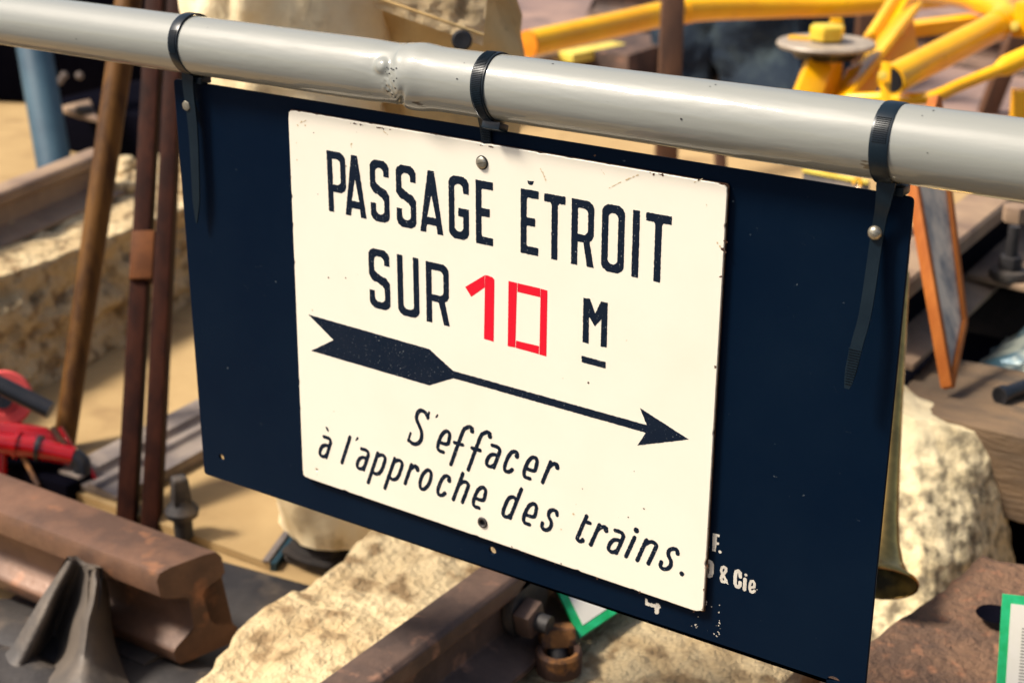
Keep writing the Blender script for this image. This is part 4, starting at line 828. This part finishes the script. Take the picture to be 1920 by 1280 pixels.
# brass horn
t = thing('brass_horn', 'tarnished brass horn, dark open bell down, behind the right edge of the board', 'horn')
h0 = PZ(1648, 1092, -.365); h1 = PD(1696, 470, 1.85); d = (h1 - h0); L = d.length; d.normalize()
prof = [(.0395, 0), (.0385, .003), (.031, .010), (.0235, .024), (.0185, .045), (.0155, .075), (.0135, .12), (.0115, .20), (.0098, .30), (.0085, .36)]
lathe('bell', h0, d, prof, M_brass, t, 48)
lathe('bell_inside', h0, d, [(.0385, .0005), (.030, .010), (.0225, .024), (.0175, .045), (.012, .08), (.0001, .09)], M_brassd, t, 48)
lathe('rim', h0, d, [(.0385, -.001), (.0405, -.001), (.041, .001), (.040, .003), (.038, .002)], M_brass, t, 48)
tube('lead_pipe', [h0 + d * .34, h0 + d * (L * .86)], [.0085, .0065], M_brass, t, 20)
lathe('ferrule', h0 + d * (L * .80), d, [(.0066, 0), (.0085, .004), (.0085, .05), (.0066, .055)], M_brass, t, 20)
tube('mouthpiece', [h0 + d * (L * .86), h0 + d * L], [.005, .006], M_steel, t, 16)
sp = h0 + d * .2; tube('stand_rod', [(sp.x - .02, sp.y + .03, G), sp - Vector((.012, -.006, 0))], .004, M_black, t, 10)
# right timber and rail
tb = tag(rock('timber_sleeper', [(.02, .885, -.478), (1.5, .86, -.478), (1.5, 1.10, -.478), (.0, 1.10, -.478), (.02, .88, -.362), (1.5, .86, -.36), (1.5, 1.10, -.36), (.0, 1.10, -.365)], M_sleeper, n=40, rnd=.03, amp=.006, fr=7, amp2=.003, fr2=40, seed=3), 'weathered grey brown timber sleeper right of the lichened stone', 'timber')
bs = tag(box('dark_gap_block', (.0, .93, G), (1.5, 1.08, -.474), M_void, None), 'black filler standing in for the dark gap under the weathered timber', 'gap filler')  # black block added as the painted dark of the gap below the timber
bs2 = tag(rock('timber_sleeper', blockc(-.8, 1.5, 1.42, 1.68, G, -.365), M_leather, n=30, rnd=.03, amp=.005, fr=6, amp2=.002, seed=5), 'far sleeper under the bolted rail at the right, darkened for its shaded front', 'timber')  # whole sleeper near-black: its front-face shade is put into the colour
t = thing('track_rail', 'worn rose brown track rail running away behind the orange picture frame', 'rail')
ra, rb = (-.047, .985, -.350), (-.105, 3.6, -.350)
prism('rail_head', [(-.012, .080), (-.034, .086), (-.035, .108), (-.031, .113), (-.012, .115), (.012, .115), (.031, .113), (.035, .108), (.034, .086), (.012, .080)], ra, rb, M_railP, t)
prism('rail_web', [(-.008, .012), (-.008, .082), (.008, .082), (.008, .012)], ra, rb, M_void, t)  # near-black web: its shaded side, with grime, is put into the colour
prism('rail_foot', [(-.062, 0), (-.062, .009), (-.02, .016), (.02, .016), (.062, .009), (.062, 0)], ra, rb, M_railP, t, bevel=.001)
tag(rock('dark_gap_fill', blockc(-.7, 1.5, 1.09, 1.43, G, -.44), M_void, n=14, rnd=.05, amp=.01, amp2=.004, seed=9), 'black filler standing in for the dark void between the two sleepers', 'ballast')['kind'] = 'stuff'  # black filler added where only a dark void lies below the rail
# bolted clip assembly on the rail foot
t = thing('rail_clip', 'bolted clip plate holding the foot of the track rail at the right edge', 'rail clip')
cp = PZ(1900, 528, -.335)
plate('clip_plate', [PZ(1812, 512, -.322), PZ(1960, 545, -.322), PZ(1960, 475, -.322), PZ(1862, 470, -.322)], (0, 0, -1), .010, M_railP, t, .002)
c2_ = PZ(1892, 512, -.315); lathe('washer', c2_, (0, 0, 1), [(.028, -.008), (.030, .0), (.028, .006), (.012, .008)], M_ironL, t, 24); nutmesh('nut', c2_ + Vector((0, 0, .018)), (0, 0, 1), .018, .020, M_iron, t)
tube('bolt_end', [c2_, c2_ + Vector((0, 0, .075))], .009, M_iron, t, 14); nutmesh('nut', PZ(1905, 400, -.20), (0, 0, 1), .02, .024, M_railP, t)
prism('base_plate', [(-.10, 0), (.14, 0), (.14, .012), (-.10, .012)], (.02, 1.44, -.362), (.02, 1.70, -.362), M_iron, t, bevel=.002)
t = thing('chock_bar', 'pale yellowish bar lying below the rail clip at the right edge', 'bar')
a = PZ(1836, 562, -.40); b = PZ(1990, 590, -.40); prism('bar_body', [(-.012, 0), (.012, 0), (.012, .014), (-.012, .014)], a, b, M_cloth, t, bevel=.002)
bar('support', a + Vector((.3, 0, -.03)), Vector((a.x + .3, a.y, G)), .03, .03, M_void, t); bar('support', a + Vector((.02, .01, -.005)), Vector((a.x + .02, a.y + .01, G)), .02, .02, M_void, t)
# crumpled plastic
bm = bmesh.new(); n = 26; g = []
for j in range(n + 1):
    row = []
    for i in range(n + 1):
        x = .04 + .60 * i / n; y = 1.085 + .25 * j / n; e = min(i, j, n - i, n - j) / n
        h_ = min(1, e * 6) * (.055 + .05 * noise.noise(Vector((x * 13, y * 13, 1))) + .05 * abs(noise.noise(Vector((x * 24, y * 24, 7)))))
        row.append(bm.verts.new((x + .012 * noise.noise(Vector((x * 30, y * 30, 2))), y + .012 * noise.noise(Vector((x * 30, y * 30, 9))), -.405 + h_ * 1.1)))
    g.append(row)
for j in range(n):
    for i in range(n): bm.faces.new((g[j][i], g[j][i + 1], g[j + 1][i + 1], g[j + 1][i]))
bo = [g[0], [r[n] for r in g], g[n][::-1], [r[0] for r in g][::-1]]
for row in bo:
    lo_ = [bm.verts.new((v.co.x, v.co.y, G)) for v in row]
    for k in range(n): bm.faces.new((row[k], lo_[k], lo_[k + 1], row[k + 1]))
tag(fin(bm, 'plastic_sheet', M_foil, smooth=28), 'crumpled blue grey plastic sheeting heaped behind the weathered timber', 'plastic sheet')
t = thing('steel_rod', 'black round steel rod end resting on the weathered timber at the right edge', 'rod')
a = PZ(1874, 742, -.352); tube('shaft', [a, PZ(2020, 690, -.352)], .010, M_black, t, 20); tube('collar', [a, a + (PZ(2020, 690, -.352) - a).normalized() * .012], .0125, M_black, t, 20)
# orange wooden frame
t = thing('picture_frame', 'narrow orange wooden picture frame with smoky pane, standing behind the lichened stone', 'frame')
fC = PZ(1778, 738, -.355); fB = PD(1806, 615, 2.135); fD = PD(1705, 326, 2.12); fA = PD(1753, 172, 2.19)
nf = (fB - fC).cross(fD - fC).normalized(); 
if nf.dot(CAM - fC) < 0: nf = -nf
cc = (fA + fB + fC + fD) / 4
sh = lambda p: p + (cc - p).normalized() * .009
for a, b in ((fC, fD), (fA, fB), (fB, fC), (fD, fA)): bar('frame_bar', sh(a), sh(b), .0085, .017, M_woodO, t, up=nf, bevel=.001)
plate('pane', [sh(p) for p in (fC, fB, fA, fD)], nf, .003, M_pane, t)
# small grey notice behind the gap
nb_ = PD(1508, 321, 2.7); t = thing('number_notice', 'small grey notice with a yellow figure, seen in the gap under the handrail', 'notice')
P4 = [PD(1506, 322, 2.7), PD(1628, 345, 2.62), PD(1622, 420, 2.62), PD(1500, 400, 2.7)]; nn = (P4[1] - P4[0]).cross(P4[3] - P4[0]).normalized(); nn = nn if nn.dot(CAM - P4[0]) > 0 else -nn
plate('notice_face', P4, -nn, .006, M_ironL, t, .001); bar('top_edge', P4[0] + Vector((0, 0, .003)), P4[1] + Vector((0, 0, .003)), .008, .005, M_yellowP, t, bevel=0)
tube('figure', smoothpath([PD(u, v, 2.62) + nn * .004 for u, v in ((1603, 347), (1605, 337), (1614, 336), (1616, 347), (1610, 356), (1602, 366), (1616, 368))], 4), .0024, M_yellow, t, 8)
bar('notice_stake', Vector((P4[2].x - .05, P4[2].y + .012, G)), P4[2] + Vector((-.05, .012, .02)), .02, .02, M_woodB, t)
# ---- poles behind
for (u, v, tu, tv_, Dm, wd, lab) in ((1244, 420, 1263, -40, None, .05, 'square brown wooden post in front of the yellow frame bar'), (1352, 330, 1350, 290, None, .03, 'short brown stake end seen in the gap below the handrail'), (1612, 195, 1634, -60, None, .06, 'brown wooden post behind the yellow gusset'), (1850, 215, 1925, 20, None, .05, 'slanting brown wooden stick under the yellow rods at the right')):
    p = PZ(u, v, G) if Dm is None else PD(u, v, Dm); D_ = (p - CAM).dot(RF)
    tt = thing('wooden_post', lab, 'post'); q = PD(tu, tv_, D_ - .12)
    if 'short' in lab: q = PD(tu, tv_ - 10, D_)
    bar('shaft', p, q, wd, wd, M_woodB, tt, up=Vector((.5, -.8, 0)), bevel=.005); bar('end_cap', q, q + (q - p).normalized() * .008, wd * .8, wd * .8, M_woodB, tt, up=Vector((.5, -.8, 0)), bevel=.002)
# ---- far rails
t = thing('far_rail', 'worn rail in the far background running away above the yellow bar', 'rail')
a = PZ(930, 118, -.42); prism('rail_body', rail_profile(.15, .075, .13), (a.x, a.y - .3, G + .004), (a.x - .05, a.y + 6, G + .004), M_railP, t, bevel=.002)
t = thing('far_rail', 'dark rusty rail in the far background just behind the yellow bar end', 'rail')
a = PZ(1120, 72, -.45); prism('rail_body', rail_profile(.14, .075, .13), (a.x, a.y - 1.5, G + .004), (a.x - .05, a.y + 6, G + .004), M_void, t, bevel=.002)
t = thing('far_rail', 'pink brown rail crossing the paving under the yellow rods at the right', 'rail')
a = PZ(1760, 130, G); prism('rail_body', rail_profile(.12, .065, .12), (a.x - 1.5, a.y + .3, G + .004), (a.x + 4, a.y - .4, G + .004), M_railD, t, bevel=.002)
t = thing('reflection_bar', 'short bar standing in for a yellow reflection, on a brown block under the tube end', 'bar')
a = PZ(1060, 118, G + .12); b = PZ(1160, 98, G + .12); prism('bar_body', [(-.03, 0), (.03, 0), (.03, .03), (-.03, .03)], a, b, M_yellowP, t, bevel=.003)  # solid pale bar imitates the yellow reflection on the rail
box('block', (b.x - .20, b.y - .15, G), (b.x + .12, b.y + .2, G + .148), M_railD, t, .006)
# ---- dark blue bundles
for k, (u, v, sx, h_, lab) in enumerate(((1305, 168, .09, .42, 'smaller dark blue cloth bundle left of the beige gap behind the yellow frame'), (1440, 178, .15, .46, 'larger crumpled dark blue cloth bundle behind the beige washer disc'))):
    p = PZ(u, v, G); o = rock('cloth_bundle', [(p.x - sx, p.y - .15, G), (p.x + sx, p.y - .1, G), (p.x + sx, p.y + .4, G), (p.x - sx, p.y + .4, G), (p.x - sx * .8, p.y - .02, G + h_), (p.x + sx * .7, p.y, G + h_), (p.x + sx * .7, p.y + .3, G + h_), (p.x - sx * .8, p.y + .3, G + h_)], M_denim, n=34, rnd=.3, amp=.10, fr=4.5, amp2=.014, fr2=14, seed=k * 3)
    tag(o, lab, 'cloth bundle')
p = PZ(1352, 160, G); tag(rock('floor_gap_box', blockc(p.x - .10, p.x + .10, p.y - .05, p.y + .15, G, G + .17), M_disc, n=8, rnd=.1, amp=.004, amp2=0), 'small beige box standing in for the floor gap between the dark blue cloth bundles', 'box')  # box added where pale floor shows between the bundles

# ================================================================== YELLOW TROLLEY FRAME
t = thing('trolley_frame', 'bright yellow welded tubular track trolley frame in the upper right background', 'trolley')
tube('long_tube', smoothpath([PD(990, 83, 3.55), PD(1140, 50, 3.72), PD(1285, 20, 3.88), PD(1450, 12, 3.98), PD(1640, 4, 4.0), PD(1960, -30, 4.0)], 6), .0305, M_yellow, t, 28)
e_ = PD(990, 83, 3.55); d = (e_ - PD(1140, 50, 3.72)).normalized(); lathe('end_cap', e_, d, [(.0310, -.004), (.0310, .002), (.00001, .004)], mat('orange_shade_paint', (0.80, 0.27, 0.004), 0.5, 0, (0.7, 0.22, 0.003), 20), t, 28)
tube('elbow_tube', smoothpath([PD(1672, 150, 2.86), PD(1775, 97, 2.98), PD(1868, 48, 3.1), PD(1884, 28, 3.16), PD(1862, 8, 3.26), PD(1780, -14, 3.5), PD(1640, -30, 3.8)], 8), .0285, M_yellow, t, 28)
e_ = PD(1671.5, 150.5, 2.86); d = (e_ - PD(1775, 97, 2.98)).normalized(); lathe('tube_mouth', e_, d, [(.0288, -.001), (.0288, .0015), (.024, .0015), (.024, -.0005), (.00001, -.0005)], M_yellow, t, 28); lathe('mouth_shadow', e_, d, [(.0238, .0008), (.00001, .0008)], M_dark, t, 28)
bar('eye_bar', PD(1661, 118, 2.83), PD(1660, 215, 2.80), .016, .01, M_yellow, t, up=Vector((.5, -.8, 0))); nutmesh('pin', PD(1655, 142, 2.80), (CAM - e_), .008, .014, M_yellowP, t, 12)
tube('thin_rod', smoothpath([PD(1590, 186, 3.0), PD(1660, 184, 2.95), PD(1740, 184, 2.88), PD(1800, 160, 2.9), PD(1870, 132, 2.92)], 6), .0115, M_yellow, t, 16)
tube('rod_sleeve', [PD(1865, 134, 2.92), PD(1885, 124, 2.925), PD(1990, 78, 2.95)], [.010, .019, .020], M_yellow, t, 20)
dc = PD(1549, 82, 3.1)
lathe('washer_disc', dc, (0, 0, 1), [(.00001, .004), (.094, .004), (.097, 0), (.094, -.006), (.05, -.008)], M_disc, t, 56)
lathe('rubber_pad', dc, (0, 0, 1), [(.070, -.008), (.060, -.026), (.045, -.028)], M_black, t, 40)
nutmesh('hex_nut', dc + Vector((0, 0, .022)), (0, 0, 1), .036, .028, mat('brass_yellow_nut', (0.78, 0.56, 0.05), 0.35, 0.1, (0.66, 0.42, 0.03), 20), t, 6, .3, .004)
bar('tab', dc + Vector((-.075, -.01, .007)), dc + Vector((-.03, 0, .007)), .022, .006, M_yellow, t)
tube('stub_post', [dc + Vector((0, 0, -.028)), dc + Vector((0, 0, -.16))], [.036, .036], M_yellow, t, 24)
bar('gusset', PD(1508, 190, 3.05), PD(1535, 120, 3.08), .05, .03, M_yellow, t, up=Vector((.5, -.8, 0))); bar('diagonal_plate', PD(1570, 195, 3.05), PD(1705, 20, 3.25), .012, .075, M_yellow, t, up=Vector((.45, .6, .6)))
plate('side_plate', [PD(1560, 200, 3.1), PD(1625, 195, 3.1), PD(1668, 135, 3.15), PD(1722, 95, 3.2), PD(1712, 30, 3.25), PD(1690, 38, 3.25), PD(1640, 110, 3.15), PD(1590, 130, 3.12)], (-.5, .8, 0), .012, M_yellow, t, .002)
bar('upright_bar', PD(1632, 72, 3.3), PD(1690, -20, 3.4), .02, .03, M_yellow, t, up=Vector((.5, -.8, 0))); bar('upright_bar', PD(1665, 74, 3.28), PD(1712, -20, 3.4), .02, .03, M_yellow, t, up=Vector((.5, -.8, 0)))
bar('cross_plate', PD(1700, 56, 3.3), PD(1830, 40, 3.35), .05, .028, M_yellow, t, bevel=.004)
box('corner_box', PD(1895, 70, 3.1), PD(1895, 70, 3.1) + Vector((.22, .10, .07)), M_yellow, t, .004)
for (u, v, D_) in ((1915, 168, 2.95), (1560, 130, 3.12), (1180, 40, 3.75)):
    p = PD(u, v, D_); 
    if u == 1180: continue
    bar('leg', p, Vector((p.x + .015, p.y + .01, G + .03)), .03, .03, M_yellow, t, up=Vector((.5, -.8, 0)))
    lathe('wheel', (p.x + .015, p.y + .01, G + .045), (1, 0, 0), [(.00001, -.012), (.045, -.012), (.045, .012), (.00001, .012)], M_iron, t, 28)
p = PD(1500, 14, 3.98); bar('leg', p - Vector((-.1, 0, .02)), Vector((p.x + .1, p.y, G)), .028, .028, M_yellow, t, up=Vector((.5, -.8, 0)))

for (u, v, D_) in ((1650, 120, 3.12), (1688, 60, 3.2), (1600, 170, 3.07), (1902, 50, 3.08)):
    c_ = PD(u, v, D_); nutmesh('bolt_head', c_, (CAM - c_), .010, .012, M_yellowP, t, 6, .2, .001)
e_ = PD(1884, 28, 3.16); tube('weld_collar', [PD(1866, 50, 3.095), PD(1874, 44, 3.11)], .0305, M_yellow, t, 24)
tube('weld_collar', [PD(1280, 21, 3.875), PD(1292, 19, 3.885)], .0325, M_yellow, t, 24)
